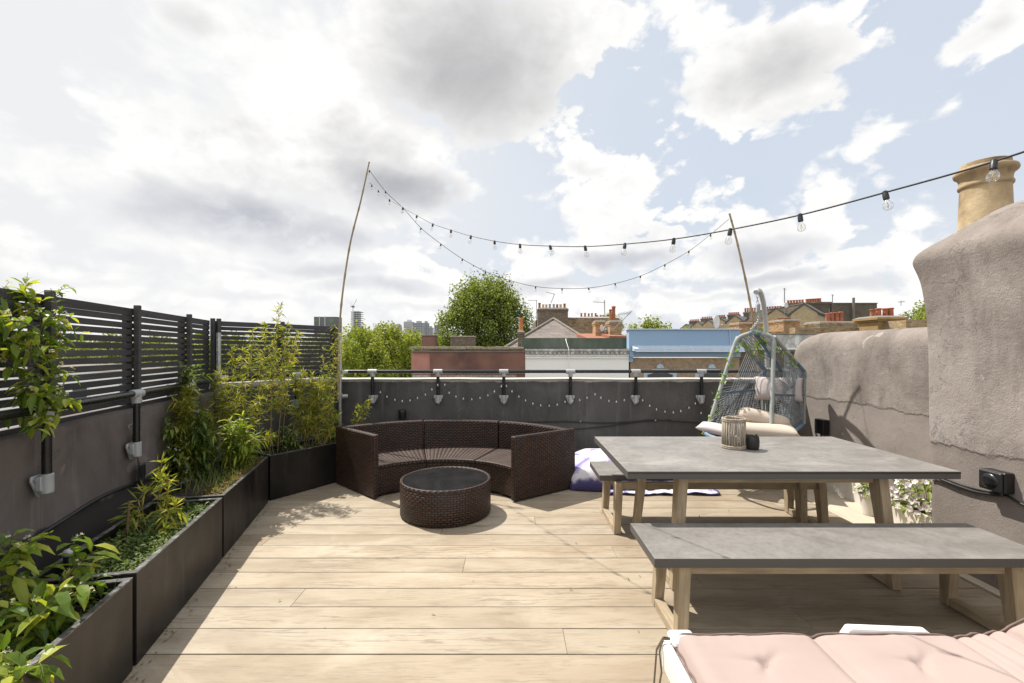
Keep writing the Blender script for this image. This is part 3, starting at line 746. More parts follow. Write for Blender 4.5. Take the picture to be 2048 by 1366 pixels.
for nm, lab, p, z0, z1 in (('steel_pole', 'galvanised steel pole in the corner where the two slat fences meet', (-2.965, 4.60), .0, 1.655), ('steel_pole', 'galvanised steel pole ending the short fence, bamboo cane tied to it', (-2.155, 5.70), .0, 1.69)):
    t = thing(nm, lab, 'pole', (*p, 0))
    mb = MB(); mb.tube([(*p, z0), (*p, z1)], .0225, 14); mb.build('tube', M_['galv'], t, smooth='auto')
    for z in (1.20, .90):
        mb = MB()
        mb.tube([(p[0], p[1], z - .035), (p[0], p[1], z + .035)], .031, 14); mb.tube([(p[0] + .03, p[1] - .02, z), (p[0] + .085, p[1] + .02, z)], .026, 12)
        mb.build('clamp', M_['galvpaint'], t, smooth='auto')

# ------------------------------------------------------------------ steel planters
def trough(label, q, h, soilz, th=.022, nm='planter_box', m='planter', me='planteredge', grp='black steel planters'):
    c = sum((Vector(p) for p in q), Vector((0, 0))) / 4
    t = thing(nm, label, 'planter', (c.x, c.y, 0), grp)
    q = [Vector(p) for p in q]
    ins = []
    for i in range(4):
        p0, p1, p2 = q[i-1], q[i], q[(i+1) % 4]
        e1 = (p0 - p1).normalized(); e2 = (p2 - p1).normalized(); ins.append(p1 + (e1 + e2) * th)
    mb = MB()
    vs = [(p.x, p.y, 0.004) for p in q] + [(p.x, p.y, h - .004) for p in q]
    mb.add(vs, [(i, (i+1) % 4, 4 + (i+1) % 4, 4 + i) for i in range(4)])
    vs = [(p.x, p.y, h - .004) for p in ins] + [(p.x, p.y, soilz - .05) for p in ins]
    mb.add(vs, [(i, (i+1) % 4, 4 + (i+1) % 4, 4 + i) for i in range(4)])
    mb.build('side_panel', M_[m], t, fix=False)
    mb = MB()
    out = [c + (p - c) * 1.004 for p in q]; inn = [c + (p - c) * .99 for p in ins]
    for i in range(4):
        j = (i + 1) % 4
        mb.hexa([(*out[i], h - .006), (*out[j], h - .006), (*inn[j], h - .006), (*inn[i], h - .006)], [(*out[i], h), (*out[j], h), (*inn[j], h), (*inn[i], h)])
    mb.build('rim', M_[me], t)
    mb = MB()
    def so(u, v):
        a = ins[0].lerp(ins[1], u); b = ins[3].lerp(ins[2], u); p = a.lerp(b, v)
        return Vector((p.x, p.y, soilz + .03 * noise.noise(Vector((p.x * 6, p.y * 6, 0))) + .015 * noise.noise(Vector((p.x * 22, p.y * 22, 0)))))
    mb.grid(so, 30, 12); mb.build('soil', M_['soil'], t, smooth=True)
    return t
pf = lambda y: (-1.194 - .2656 * y, y)
pb = lambda y: (-1.194 - .2656 * y - .43, y - .10)
trough('black steel planter nearest the camera, overflowing with jasmine', [pf(.72), pf(2.10), pb(2.10), pb(.72)], .430, .34)
trough('middle black planter on the left holding low herbs and one small bamboo', [pf(2.135), pf(3.215), pb(3.215), pb(2.135)], .437, .37)
trough('third black planter along the left wall, crowded with shrubs and dry sedum', [pf(3.245), pf(4.42), pb(4.42), pb(3.245)], .445, .40)
trough('black planter at an angle in the rear corner beside the rattan sofa', [(-2.372, 4.465), (-1.83, 5.27), (-2.19, 5.50), (-2.725, 4.705)], .445, .40)
# ================================================================== FURNITURE
# ---- curved rattan sofa
SC = Vector((-.70, 3.95))
sofa = thing('curved_sofa', 'dark brown rattan half-round sofa against the rear wall', 'sofa', (SC.x, SC.y + 1.2, 0))
def sector(mb, r0, r1, a0, a1, z0, z1, n=14, nr=1, nz_=1):
    a0, a1 = R(a0), R(a1)
    def pt(r, a, z): return (SC.x + r * math.cos(a), SC.y + r * math.sin(a), z)
    for i in range(n):
        p, q = a0 + (a1 - a0) * i / n, a0 + (a1 - a0) * (i + 1) / n
        rm = (r0 + r1) / 2
        mb.add([pt(r0, p, z1), pt(r0, q, z1), pt(r1, q, z1), pt(r1, p, z1)], [(0, 1, 2, 3)], [((p*rm, r0), (q*rm, r0), (q*rm, r1), (p*rm, r1))])
        mb.add([pt(r0, p, z0), pt(r0, q, z0), pt(r1, q, z0), pt(r1, p, z0)], [(0, 3, 2, 1)], [((p*rm, r0), (p*rm, r1), (q*rm, r1), (q*rm, r0))])
        for r in (r0, r1):
            mb.add([pt(r, p, z0), pt(r, q, z0), pt(r, q, z1), pt(r, p, z1)], [(0, 1, 2, 3)], [((p*r, z0), (q*r, z0), (q*r, z1), (p*r, z1))])
    for a in (a0, a1):
        mb.add([pt(r0, a, z0), pt(r1, a, z0), pt(r1, a, z1), pt(r0, a, z1)], [(0, 1, 2, 3)], [((r0, z0), (r1, z0), (r1, z1), (r0, z1))])
def weld(o):
    bm = bmesh.new(); bm.from_mesh(o.data); bmesh.ops.remove_doubles(bm, verts=bm.verts, dist=.0004); bmesh.ops.recalc_face_normals(bm, faces=bm.faces); bm.to_mesh(o.data); bm.free(); return o
AA = [35.6, 69.5, 103.4, 137.3]
for k in range(3):
    g = .16
    a0, a1 = AA[k] + g, AA[k+1] - g
    mb = MB(); sector(mb, .875, 1.525, a0, a1, .285, .325); weld(mb.build('seat', M_['rattan_seat'], sofa, bevel=.012))
    mb = MB(); sector(mb, .885, 1.52, a0, a1, .03, .284); weld(mb.build('base', M_['rattan'], sofa))
    mb = MB(); sector(mb, 1.53, 1.62, a0 - (.05 if k == 0 else 0), a1, .03, .635); weld(mb.build('backrest', M_['rattan'], sofa, bevel=.014))
    for (r, a) in ((.93, a0 + 3), (.93, a1 - 3), (1.56, a0 + 3), (1.56, a1 - 3)):
        mb = MB(); mb.lathe([(.018, 0), (.022, .03)], (SC.x + r * math.cos(R(a)), SC.y + r * math.sin(R(a)), 0), 10); mb.build('foot', M_['black'], sofa)
for a, sgn in ((AA[0], -1), (AA[3], 1)):
    da = math.degrees(.06 / 1.25)
    mb = MB()
    # arm: a straight slab along the radius
    d = Vector((math.cos(R(a)), math.sin(R(a)))); nn = Vector((-d.y, d.x)) * sgn
    p0 = SC + d * .845; p1 = SC + d * 1.655
    L = .81; T = .058
    def sl(pa, u, z): return (pa.x, pa.y, z)
    c = [p0, p1, p1 + nn * T, p0 + nn * T]
    for (i, j, L_) in ((0, 1, L), (1, 2, T), (2, 3, L), (3, 0, T)):
        mb.add([(*c[i], .012), (*c[j], .012), (*c[j], .64), (*c[i], .64)], [(0, 1, 2, 3)], [((0, 0), (L_, 0), (L_, .628), (0, .628))])
    mb.add([(*p, .64) for p in c], [(0, 1, 2, 3)], [((0, 0), (L, 0), (L, T), (0, T))]); mb.add([(*p, .012) for p in c], [(3, 2, 1, 0)], [((0, 0), (L, 0), (L, T), (0, T))])
    weld(mb.build('armrest', M_['rattan'], sofa, bevel=.012))

# ---- round rattan coffee table
TC = (-.605, 4.165)
ct = thing('coffee_table', 'round brown rattan coffee table with dark glass top in front of the sofa', 'table', (*TC, 0))
mb = MB(); mb.lathe([(.400, .008), (.410, .02), (.410, .290), (.405, .296)], (*TC, 0), 64, capb=True, capt=False); weld(mb.build('body', M_['rattan'], ct, smooth='auto'))
mb = MB(); mb.lathe([(.409, .288), (.413, .298), (.409, .310), (.399, .315), (.387, .312), (.381, .304), (.380, .29)], (*TC, 0), 64, capb=False, capt=False); weld(mb.build('rim', M_['rattan'], ct, smooth=True))
mb = MB(); mb.lathe([(.379, .298), (.379, .305), (.377, .307)], (*TC, 0), 64); mb.build('glass_top', M_['glassdark'], ct, smooth='auto')

# ---- dining table and benches (slab top, tapered legs joined by floor runners, aprons)
def trestle(name, label, cat, x0, x1, y0, y1, top, th, legx, yf, yb, lw, splay, slab='slab'):
    t = thing(name, label, cat, ((x0+x1)/2, (y0+y1)/2, 0), 'slab-topped outdoor dining set' if cat == 'bench' else None)
    mb = MB(); mb.box((x0, y0, top - th), (x1, y1, top)); mb.build('tabletop' if cat == 'table' else 'seat', M_[slab], t, bevel=.003)
    z1 = top - th - .001; ah = .058
    for i, x in enumerate(legx):
        s_ = -1 if i == 0 else 1
        for y, ys in ((yf, -1), (yb, 1)):
            mb = MB(); w0 = lw; w1 = lw * .62
            xb = x + s_ * splay; yo = y + ys * lw * .5          # outer face stays plumb-ish, inner face tapers
            T4 = [(x - .03, yo - (0 if ys < 0 else w0), z1), (x + .03, yo - (0 if ys < 0 else w0), z1), (x + .03, yo + (w0 if ys < 0 else 0), z1), (x - .03, yo + (w0 if ys < 0 else 0), z1)]
            yo2 = yo + ys * splay * .6
            B4 = [(xb - .027, yo2 - (0 if ys < 0 else w1), .004), (xb + .027, yo2 - (0 if ys < 0 else w1), .004), (xb + .027, yo2 + (w1 if ys < 0 else 0), .004), (xb - .027, yo2 + (w1 if ys < 0 else 0), .004)]
            mb.hexa(B4, T4); mb.build('leg', M_['acacia'], t, bevel=.003)
        mb = MB(); xb = x + s_ * splay
        mb.box((xb - .026, yf + lw * .3 - splay, .006), (xb + .026, yb - lw * .3 + splay, .052)); mb.build('runner', M_['acacia_y'], t, bevel=.003)
        mb = MB(); mb.box((x - .025, yf + lw * .55, z1 - ah), (x + .025, yb - lw * .55, z1 - .002)); mb.build('cross_rail', M_['acacia_y'], t, bevel=.003)
    for y in (yf, yb):
        mb = MB(); mb.box((legx[0] + .032, y - .016, z1 - ah), (legx[1] - .032, y + .016, z1 - .001)); mb.build('apron', M_['acacia_x'], t, bevel=.003)
    return t
M_['acacia_x'] = weathered_wood('weathered_acacia_rail', (.25, .19, .12), (.37, .295, .20), (.46, .385, .285), 0)
M_['acacia_y'] = weathered_wood('weathered_acacia_runner', (.25, .19, .12), (.37, .295, .20), (.46, .385, .285), 1)
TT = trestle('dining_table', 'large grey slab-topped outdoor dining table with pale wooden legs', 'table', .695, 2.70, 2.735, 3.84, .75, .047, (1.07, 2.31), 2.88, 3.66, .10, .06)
mb = MB(); mb.box((.697, 2.7325, .738), (2.698, 2.7345, .7425)); mb.build('painted_shadow_gap', M_['black'], TT)  # thin black strip stands in for the shade of a gap
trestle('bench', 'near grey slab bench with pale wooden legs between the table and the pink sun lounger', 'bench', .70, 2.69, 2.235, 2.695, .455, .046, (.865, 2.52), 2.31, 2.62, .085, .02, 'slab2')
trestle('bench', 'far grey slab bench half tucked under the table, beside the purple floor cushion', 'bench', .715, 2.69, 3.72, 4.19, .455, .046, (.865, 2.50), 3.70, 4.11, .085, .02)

# ---- things on the table
lx, ly = 1.652, 3.39
t = thing('lantern', 'round bleached willow-stick lantern standing on the dining table', 'lantern', (lx, ly, .75))
for zs in ((.758, .770), (.955, .967)):
    mb = MB()
    for z in zs: mb.tube([(lx + .078*math.cos(a), ly + .078*math.sin(a), z) for a in [i*math.pi/12 for i in range(25)]], .0075, 6, False)
    mb.build('hoop', M_['willow'], t, smooth=True)
mb = MB(); rs = random.Random(2)
for i in range(26):
    a = 2*math.pi*i/26; r = .076
    mb.tube([(lx + r*math.cos(a + rs.uniform(-.05, .05)), ly + r*math.sin(a), .752), (lx + r*math.cos(a), ly + r*math.sin(a) + rs.uniform(-.004, .004), .962)], rs.uniform(.0048, .0068), 6)
mb.build('stick_wall', M_['willow'], t, smooth=True)
mb = MB(); mb.lathe([(.062, .752), (.064, .95), (.060, .95), (.058, .76)], (lx, ly, 0), 20, capt=False); mb.build('glass_liner', M_['bulb'], t, smooth=True)
mb = MB(); mb.tube([(lx + .076*math.cos(a), ly - .02 + .03*math.sin(a), .968 + .022*math.sin(a)) for a in [math.pi*i/12 for i in range(13)]], .0045, 6); mb.build('handle', M_['willow'], t, smooth=True)
mb = MB(); mb.lathe([(.03, .757), (.03, .84), (.004, .845)], (lx, ly, 0), 14); mb.build('candle', M_['cream'], t, smooth='auto')
qx, qy = 1.768, 3.345
t = thing('candle_pot', 'small black stoneware ashtray pot beside the willow lantern on the table', 'pot', (qx, qy, .75))
mb = MB(); mb.lathe([(.030, .751), (.040, .753), (.046, .775), (.047, .815), (.042, .848), (.038, .852), (.034, .848), (.036, .80), (.02, .775)], (qx, qy, 0), 24); mb.build('bowl', M_['blackmatt'], t, smooth='auto', angle=60)
mb = MB()
for a in (.4, 2.5, 4.6): mb.box((-.008, -.006, 0), (.008, .006, .008), Matrix.Translation((qx + .040*math.cos(a), qy + .040*math.sin(a), .850)) @ Matrix.Rotation(a, 4, 'Z'))
mb.build('rest_lug', M_['blackmatt'], t, bevel=.002)

# ---- white sun lounger with pink tufted cushion
t = thing('sun_lounger', 'white moulded plastic sun lounger under the pink cushion', 'sun lounger', (1.4, 1.42, 0))
def rail_(y, nm='side_rail'):
    mb = MB(); mb.box((.575, y - .022, .30), (1.78, y + .022, .385)); mb.build(nm, M_['white'], t, bevel=.014, seg=3)
rail_(1.708); rail_(1.105)
mb = MB(); mb.box((.560, 1.085, .29), (.60, 1.728, .385)); mb.box((.590, 1.66, .385), (.685, 1.742, .415)); mb.box((.590, 1.07, .385), (.685, 1.15, .415)); mb.build('foot_rail', M_['white'], t, bevel=.016, seg=3)
for x in (.66, 1.62):
    for y in (1.12, 1.70):
        mb = MB(); mb.hexa([(x-.03, y-.022, 0), (x+.03, y-.022, 0), (x+.03, y+.022, 0), (x-.03, y+.022, 0)], [(x-.045, y-.026, .31), (x+.045, y-.026, .31), (x+.045, y+.026, .31), (x-.045, y+.026, .31)]); mb.build('leg', M_['white'], t, bevel=.008)
mb = MB()
for i in range(11): mb.box((.64 + i*.10, 1.12, .34), (.71 + i*.10, 1.69, .362))
mb.build('slat_bed', M_['white'], t, bevel=.004)
mb = MB(); mb.hexa([(1.24, 1.705, .38), (1.62, 1.705, .38), (1.62, 1.75, .38), (1.24, 1.75, .38)], [(1.27, 1.71, .437), (1.56, 1.71, .425), (1.56, 1.742, .425), (1.27, 1.742, .437)]); mb.build('armrest', M_['white'], t, bevel=.012, seg=3)
mb = MB()
for y in (1.15, 1.665): mb.beam((1.74, y, .335), (2.36, y, .655), .03, .045)
for i in range(6): mb.beam((1.80 + i*.10, 1.14, .36 + i*.055), (1.80 + i*.10, 1.675, .36 + i*.055), .06, .02, up=(-.52, 0, .85))
mb.build('back_frame', M_['white'], t, bevel=.006)

cu = thing('lounger_cushion', 'dusty pink tufted cushion tied onto the white sun lounger', 'cushion', (1.4, 1.42, .37))
SEAM = [.600, 1.115, 1.645, 1.83, 2.36]
tuft = [(.86, 1.545), (.86, 1.27), (1.385, 1.545), (1.385, 1.27), (2.1, 1.545), (2.1, 1.27)]
def cbase(x):
    if x < 1.72: return .375
    u = min((x - 1.72) / .22, 1); return .375 + (x - 1.72) * .62 * (u * .5 if u < 1 else 1) - (.0 if u < 1 else .11 * .62)
def ctop(x, y):
    k = max(0, min(1, min(y - 1.118, 1.702 - y) / .045)); e = math.sqrt(1 - (1 - k) ** 2)
    j = 1.0
    for s_ in SEAM:
        q = min(1, abs(x - s_) / (.05 if s_ < 1.7 else .035)); j = min(j, .22 + .78 * math.sqrt(1 - (1 - q) ** 2) if s_ not in (SEAM[0], SEAM[-1]) else max(0, math.sqrt(1 - (1 - min(1, q)) ** 2)))
    h = .050 * (.18 + .82 * e) * j
    for tx, ty in tuft:
        r = math.hypot(x - tx, y - ty); a = math.atan2(y - ty, x - tx)
        h -= .030 * math.exp(-(r / .018) ** 2) + .016 * math.exp(-(r / .070) ** 2) * (.35 + 1.0 * max(0, math.cos(2.5 * a - 1.2)) ** 4)
    h += .007 * noise.noise(Vector((x * 7, y * 5, 0))) + .003 * noise.noise(Vector((x * 3, y * 22, 3))) + .004 * abs(noise.noise(Vector((x * 16, y * 6, 9)))) * (1 - min(1, min(y - 1.118, 1.702 - y) / .16)) 
    if 1.645 < x < 1.85: h += .008 * math.sin((x - 1.645) * 92) * max(0, math.sin((x - 1.645) / .2 * math.pi))
    return h
mb = MB()
def cs_(u, v):
    x = .600 + u * 1.76; y = 1.118 + v * .584
    return Vector((x, y, cbase(x) + .006 + max(ctop(x, y), .002)))
mb.grid(cs_, 176, 58)
def cb_(u, v):
    x = .600 + u * 1.76; y = 1.118 + v * .584
    return Vector((x, y, cbase(x) + .003))
mb.grid(cb_, 88, 6)
mb.build('pad', M_['pink'], cu, smooth=True)
for nm, yy in (('piping', 1.703), ('piping', 1.117)):
    mb = MB(); mb.tube([(.602 + .02*i, yy + .002*math.sin(i*.7), cbase(.602 + .02*i) + .012 + .75*max(ctop(.602 + .02*i, 1.690), 0)) for i in range(88)], .0042, 6); mb.build(nm, M_['piping'], cu, smooth=True)
mb = MB(); mb.tube([(.601, 1.118 + .0146*i, .392 + .003*math.sin(i)) for i in range(41)], .004, 6); mb.build('piping', M_['piping'], cu, smooth=True)
for k, pts in enumerate(([(.602, 1.70, .40), (.570, 1.712, .398), (.545, 1.715, .35), (.538, 1.71, .28), (.528, 1.70, .20)], [(.602, 1.70, .40), (.565, 1.70, .40), (.548, 1.69, .36), (.552, 1.68, .29), (.540, 1.672, .24), (.549, 1.668, .15)])):
    mb = MB()
    for p, q in zip(pts[:-1], pts[1:]): mb.beam(p, q, .009, .0016, up=(1, .3, .1))
    mb.build('tie', M_['ribbon'], cu)

# ---- purple tie-dyed floor cushion and throw behind the far bench
def tiedye():
    m, nt, b = newmat('lavender_tie_dye')
    v = coords(nt)
    f = nz(nt, v, 3.2, 6, .62, 1.6)
    c = ramp(nt, f, [(.36, (.20, .165, .40)), (.47, (.46, .43, .58)), (.52, (.62, .60, .65)), (.72, (.66, .64, .65))])
    sp = nd(nt, 'ShaderNodeSeparateXYZ'); nt.links.new(t_ := nd(nt, 'ShaderNodeTexCoord').outputs['UV'], sp.inputs[0])
    e = mth(nt, 'MINIMUM', mth(nt, 'MINIMUM', sp.outputs[0], mth(nt, 'SUBTRACT', 1, sp.outputs[0])), mth(nt, 'MINIMUM', sp.outputs[1], mth(nt, 'SUBTRACT', 1, sp.outputs[1])))
    e = mth(nt, 'ADD', e, mth(nt, 'MULTIPLY_ADD', nz(nt, v, 8, 4), .06, -.03))
    c = mixc(nt, sstep(nt, e, .034, .014), c, (.085, .075, .19))
    setin(nt, b.inputs['Base Color'], c); b.inputs['Roughness'].default_value = .92; b.inputs['Specular IOR Level'].default_value = .15
    setin(nt, b.inputs['Normal'], bump(nt, nz(nt, v, 14, 5), .5, .02)); return m
M_['tiedye'] = tiedye()
mb = MB()
def cush(u, v):
    a = (u - .5) * 2; b = (v - .5) * 2
    x = 1.17 + a * (.60 - .06 * b * b) ; y = 5.15 + b * (.42 - .05 * a * a)
    e = (1 - abs(a) ** 3.2) * (1 - abs(b) ** 3.2); h = .33 * max(e, 0) ** .42
    h *= 1 + .10 * noise.noise(Vector((x * 4, y * 4, 1))); h += .02 * noise.noise(Vector((x * 9, y * 9, 5))) * e
    return Vector((x + .03 * noise.noise(Vector((x*3, y*3, 8))), y + .04 * noise.noise(Vector((x*3, y*3, 2))), .012 + max(h, 0)))
mb.grid(cush, 48, 36)
o = mb.build('floor_cushion', M_['tiedye'], None, smooth=True)
so_ = o.modifiers.new('thickness', 'SOLIDIFY'); so_.thickness = .008
tag(o, 'plump lavender tie-dyed floor cushion with dark violet edging by the rear wall', 'cushion')
mb = MB()
def throw(u, v):
    x = .98 + u * 1.14; y = 4.62 + v * .42 + .035 * noise.noise(Vector((u * 5, v * 2, 0)))
    return Vector((x, y, .018 + .045 * abs(noise.noise(Vector((u * 7, v * 4, 3)))) + .02 * max(0, noise.noise(Vector((u * 16, v * 6, 7)))) + .10 * max(0, v - .45)))
mb.grid(throw, 60, 22)
o = mb.build('throw_blanket', M_['tiedye'], None, smooth=True)
so_ = o.modifiers.new('thickness', 'SOLIDIFY'); so_.thickness = .008
tag(o, 'crumpled lavender throw trailing on the deck under the far bench', 'blanket')
# ================================================================== HANGING CHAIR AND STAND
base = Vector((3.13, 5.56, 0))
t = thing('chair_stand', 'pale grey curved steel stand holding up the hanging rope chair', 'stand', tuple(base))
hook = P(1514, 588, 4.98)
pole = [P(1535, 905, 5.62), P(1535, 760, 5.62), P(1534, 700, 5.62), P(1532, 655, 5.60), P(1529.5, 625, 5.50), P(1526.5, 604, 5.34), P(1523, 590, 5.16), P(1519, 581.5, 5.06), P(1515, 580.5, 5.0), P(1512, 584.5, 4.97)]
pole[0].z = .03
mb = MB(); mb.tube(pole, .027, 14); mb.build('pole', M_['greytube'], t, smooth='auto')
mb = MB()
for a in (-2.6, -1.35, -.15, 1.2, 2.4):
    q = base + Vector((math.cos(a) * .52, math.sin(a) * .36, .045)); mb.tube([base + Vector((0, 0, .10)), base.lerp(q, .5) + Vector((0, 0, .05)), q], .024, 10)
mb.build('foot_spider', M_['greytube'], t, smooth='auto')
M_['wraptube'] = pm('grey_rope_wrapped_tube', (.33, .345, .33), (.24, .26, .255), 10, .7, .6, 200, .003)
def arc(a, b, sag, n=8):
    a = Vector(a); b = Vector(b); return [a.lerp(b, i / n) + Vector(sag) * (4 * (i / n) * (1 - i / n)) for i in range(n + 1)]
def rounded(pts, r=.06, n=5):
    pts = [Vector(p) for p in pts]; out = [pts[0]]
    for i in range(1, len(pts) - 1):
        a, b, c = pts[i-1], pts[i], pts[i+1]
        k = min(r, (a-b).length * .45, (c-b).length * .45); p = b + (a-b).normalized() * k; q = b + (c-b).normalized() * k
        for j in range(n + 1):
            s = j / n; out.append(p * (1-s)**2 + b * 2*s*(1-s) + q * s*s)
    out.append(pts[-1]); return out
A = P(1417, 850, 4.98); A.z = .62; B = P(1474, 675, 5.08); Cc = P(1508, 663.5, 5.02); D = P(1548, 673, 4.95); E = P(1542, 878, 4.72)
BL = P(1528, 738, 5.54); BR = P(1609, 744, 5.40); BLb = P(1526, 842, 5.50); BRb = P(1608, 848, 5.32)
hc = thing('hanging_chair', 'grey rope hanging chair with angular tubular frame in the rear right corner', 'hanging chair', ((A.x + BRb.x) / 2, (A.y + BRb.y) / 2 , .5))
E2 = Vector((E.x, E.y, .56)); A2 = Vector((A.x - .03, A.y, .56))
mb = MB(); mb.tube(rounded([A2, B, Cc, D, E2], .07), .0215, 12); mb.build('front_hoop', M_['wraptube'], hc, smooth='auto')
for p, q, r_, mname in ((B, BL, BLb, 'roof_arm'), (D, BR, BRb, 'roof_arm')):
    mb = MB(); mb.tube(rounded([p, q, r_], .06), .020, 12); mb.build(mname, M_['wraptube'], hc, smooth='auto')
    m1 = p.lerp(q, .72); mb = MB(); mb.tube(rounded([m1, q, q.lerp(r_, .12)], .05), .0225, 12); mb.build('rope_wrap', M_['bluetube'], hc, smooth='auto')
Ctop = BL.lerp(BR, .42)
mb = MB(); mb.tube([Cc, Cc.lerp(Ctop, .5), Ctop], .019, 10); mb.build('ridge_arm', M_['bluetube'], hc, smooth='auto')
mb = MB(); mb.tube([B.lerp(Cc, .72), Cc, Cc.lerp(D, .35)], .0235, 12); mb.build('rope_wrap', M_['bluetube'], hc, smooth='auto')
mb = MB(); mb.tube([BL, BR], .016, 10); mb.build('back_bar', M_['wraptube'], hc, smooth='auto')
# seat ring
FLs = P(1402, 862, 4.80); FLs.z = .60; FRs = P(1560, 892, 4.45); FRs.z = .57
ring = rounded([BLb, FLs, FLs.lerp(FRs, .5) + Vector((-.12, -.25, -.03)), FRs, BRb, BLb.lerp(BRb, .5), BLb], .16, 6)
mb = MB(); mb.tube(ring, .021, 10, True); mb.build('seat_ring', M_['bluetube'], hc, smooth='auto')
def rope_panel(name, fa, fb, n, fam, r=.0036, mat='rope'):
    """two families of straight cords stretched between two frame edges"""
    mb = MB()
    for (o0, o1, s0, s1) in fam:
        for i in range(n):
            u = i / (n - 1); a = fa(o0 + (o1 - o0) * u); b = fb(s0 + (s1 - s0) * u)
            mb.tube([a, b], r, 4, False)
    return mb.build(name, M_[mat], hc, smooth=True, fix=False)
def bar(*pts):
    def f(u):
        u = max(0, min(.9999, u)) * (len(pts) - 1); i = int(u); return pts[i].lerp(pts[i+1], u - i)
    return f
front_top = bar(B, Cc, D); back_top = bar(BL, BR)
left_f = bar(A2, B); left_b = bar(BLb, BL); right_f = bar(E2, D); right_b = bar(BRb, BR)
rope_panel('roof_weave', front_top, back_top, 17, [(.02, .98, .02, .98)], .0040)
rope_panel('roof_weave', front_top, back_top, 7, [(.05, .6, .45, .98)], .0032)
armL = bar(A2.lerp(B, .42), BLb.lerp(BL, .62)); armR = bar(E2.lerp(D, .42), BRb.lerp(BR, .55))
for f in (armL, armR):
    mb = MB(); mb.tube([f(0), f(1)], .011, 8); mb.build('arm_cord', M_['ropeblue'], hc, smooth='auto')
rope_panel('side_weave', left_f, left_b, 15, [(.06, .40, .02, .60), (.10, .62, .98, .66)], .0036)
rope_panel('side_weave', bar(A2, BLb), bar(B.lerp(BL, .35), BL), 14, [(.12, .85, .05, .98)], .0034)
rope_panel('side_weave', bar(A2, BLb), armL, 12, [(.08, .9, .25, .98), (.3, .98, .05, .8)], .0034)
rope_panel('side_weave', right_f, right_b, 17, [(.04, .40, .02, .60), (.30, .62, .98, .50)], .0038)
rope_panel('side_weave', bar(E2, BRb), bar(D, BR), 17, [(.25, .98, .35, .98), (.05, .9, .98, .4)], .0038)
rope_panel('side_weave', bar(E2, BRb), bar(BR.lerp(BRb, .1), BR.lerp(D, .4)), 16, [(.02, .95, .1, .98)], .0036)
rope_panel('side_weave', bar(E2, BRb), armR, 10, [(.1, .95, .3, .98), (.35, .98, .05, .8)], .0038)
rope_panel('back_weave', bar(BLb, BRb), back_top, 17, [(.02, .98, .30, .98), (.02, .98, .02, .70)], .0038)
rope_panel('back_weave', left_b, right_b, 11, [(.02, .95, .10, .98), (.1, .98, .02, .85)], .0036)
mb = MB()
for i in range(15):
    a = BLb.lerp(FLs, i / 14); b = BRb.lerp(FRs, i / 14); mb.tube(arc(a, b, (0, 0, -.06), 5), .005, 4, False)
mb.build('seat_weave', M_['rope'], hc, smooth=True, fix=False)
# spring and chain
top = Vector((hook.x, hook.y, hook.z - .035)); apex = Cc + Vector((.03, .02, .02))
mb = MB(); s0 = top + Vector((.01, 0, -.075)); mb.tube([s0 + Vector((.021*math.cos(k*.7), .021*math.sin(k*.7), -.0013*k)) for k in range(72)], .0052, 6); mb.build('spring', M_['galvpaint'], hc, smooth=True)
def chain(mb, p, q, n, w=.011, r=.0036):
    p = Vector(p); q = Vector(q); d = (q - p) / n; dn = d.normalized(); a = dn.orthogonal().normalized(); b = dn.cross(a)
    for i in range(n):
        c = p + d * (i + .5); s = a if i % 2 else b
        mb.tube([c + dn * (d.length * .68 * math.cos(k*math.pi/5)) + s * (w * math.sin(k*math.pi/5)) for k in range(11)], r, 5, False)
mb = MB(); chain(mb, top + Vector((0, 0, .03)), s0, 3); e = s0 + Vector((0, 0, -.094)); spl = e + Vector((0, 0, -.10))
chain(mb, e, spl, 4); chain(mb, spl, Cc + Vector((-.035, .0, .02)), 7); chain(mb, spl, Cc + Vector((.05, 0, .015)), 7)
mb.build('chain', M_['galv'], hc, smooth=True)

def softbox(name, mat, M4, sx, sy, sz, label, cat='cushion', pw=3.0, seed=0, pinch=.10, grp=None):
    mb = MB()
    def shell(sg):
        def f(u, v):
            a = (u - .5) * 2; b = (v - .5) * 2
            e = max((1 - abs(a) ** pw) * (1 - abs(b) ** pw), 0) ** .45
            x = a * sx * (1 - pinch * (1 - abs(a)) * b * b * 0 - pinch * b * b * .0 - pinch * (1 - b * b) * a * a * .5)
            y = b * sy * (1 - pinch * (1 - a * a) * b * b * .5)
            n1 = noise.noise(Vector((x * 6 + seed, y * 6, sg))) * .10 * sz
            return M4 @ Vector((x, y, sg * (sz * e) + n1 * e))
        return f
    mb.grid(shell(1), 26, 20); mb.grid(shell(-1), 26, 20)
    o = mb.build(name, M_[mat], None, smooth=True); weld(o)
    return tag(o, label, cat, grp)
def frame(c, xax, zax):
    x = Vector(xax).normalized(); z = Vector(zax); z = (z - x * z.dot(x)).normalized(); y = z.cross(x)
    return Matrix(((x.x, y.x, z.x, c[0]), (x.y, y.y, z.y, c[1]), (x.z, y.z, z.z, c[2]), (0, 0, 0, 1)))
dx = (BRb - BLb).normalized()
seatc = (BLb + BRb + FLs + FRs) / 4
softbox('seat_cushion', 'cream', frame(seatc + Vector((-.06, .0, .03)), dx, (0, 0, 1)), .36, .40, .085, 'wide cream seat pad lying in the hanging chair', pw=5)
c2 = P(1508, 842, 4.86)
mb = MB()
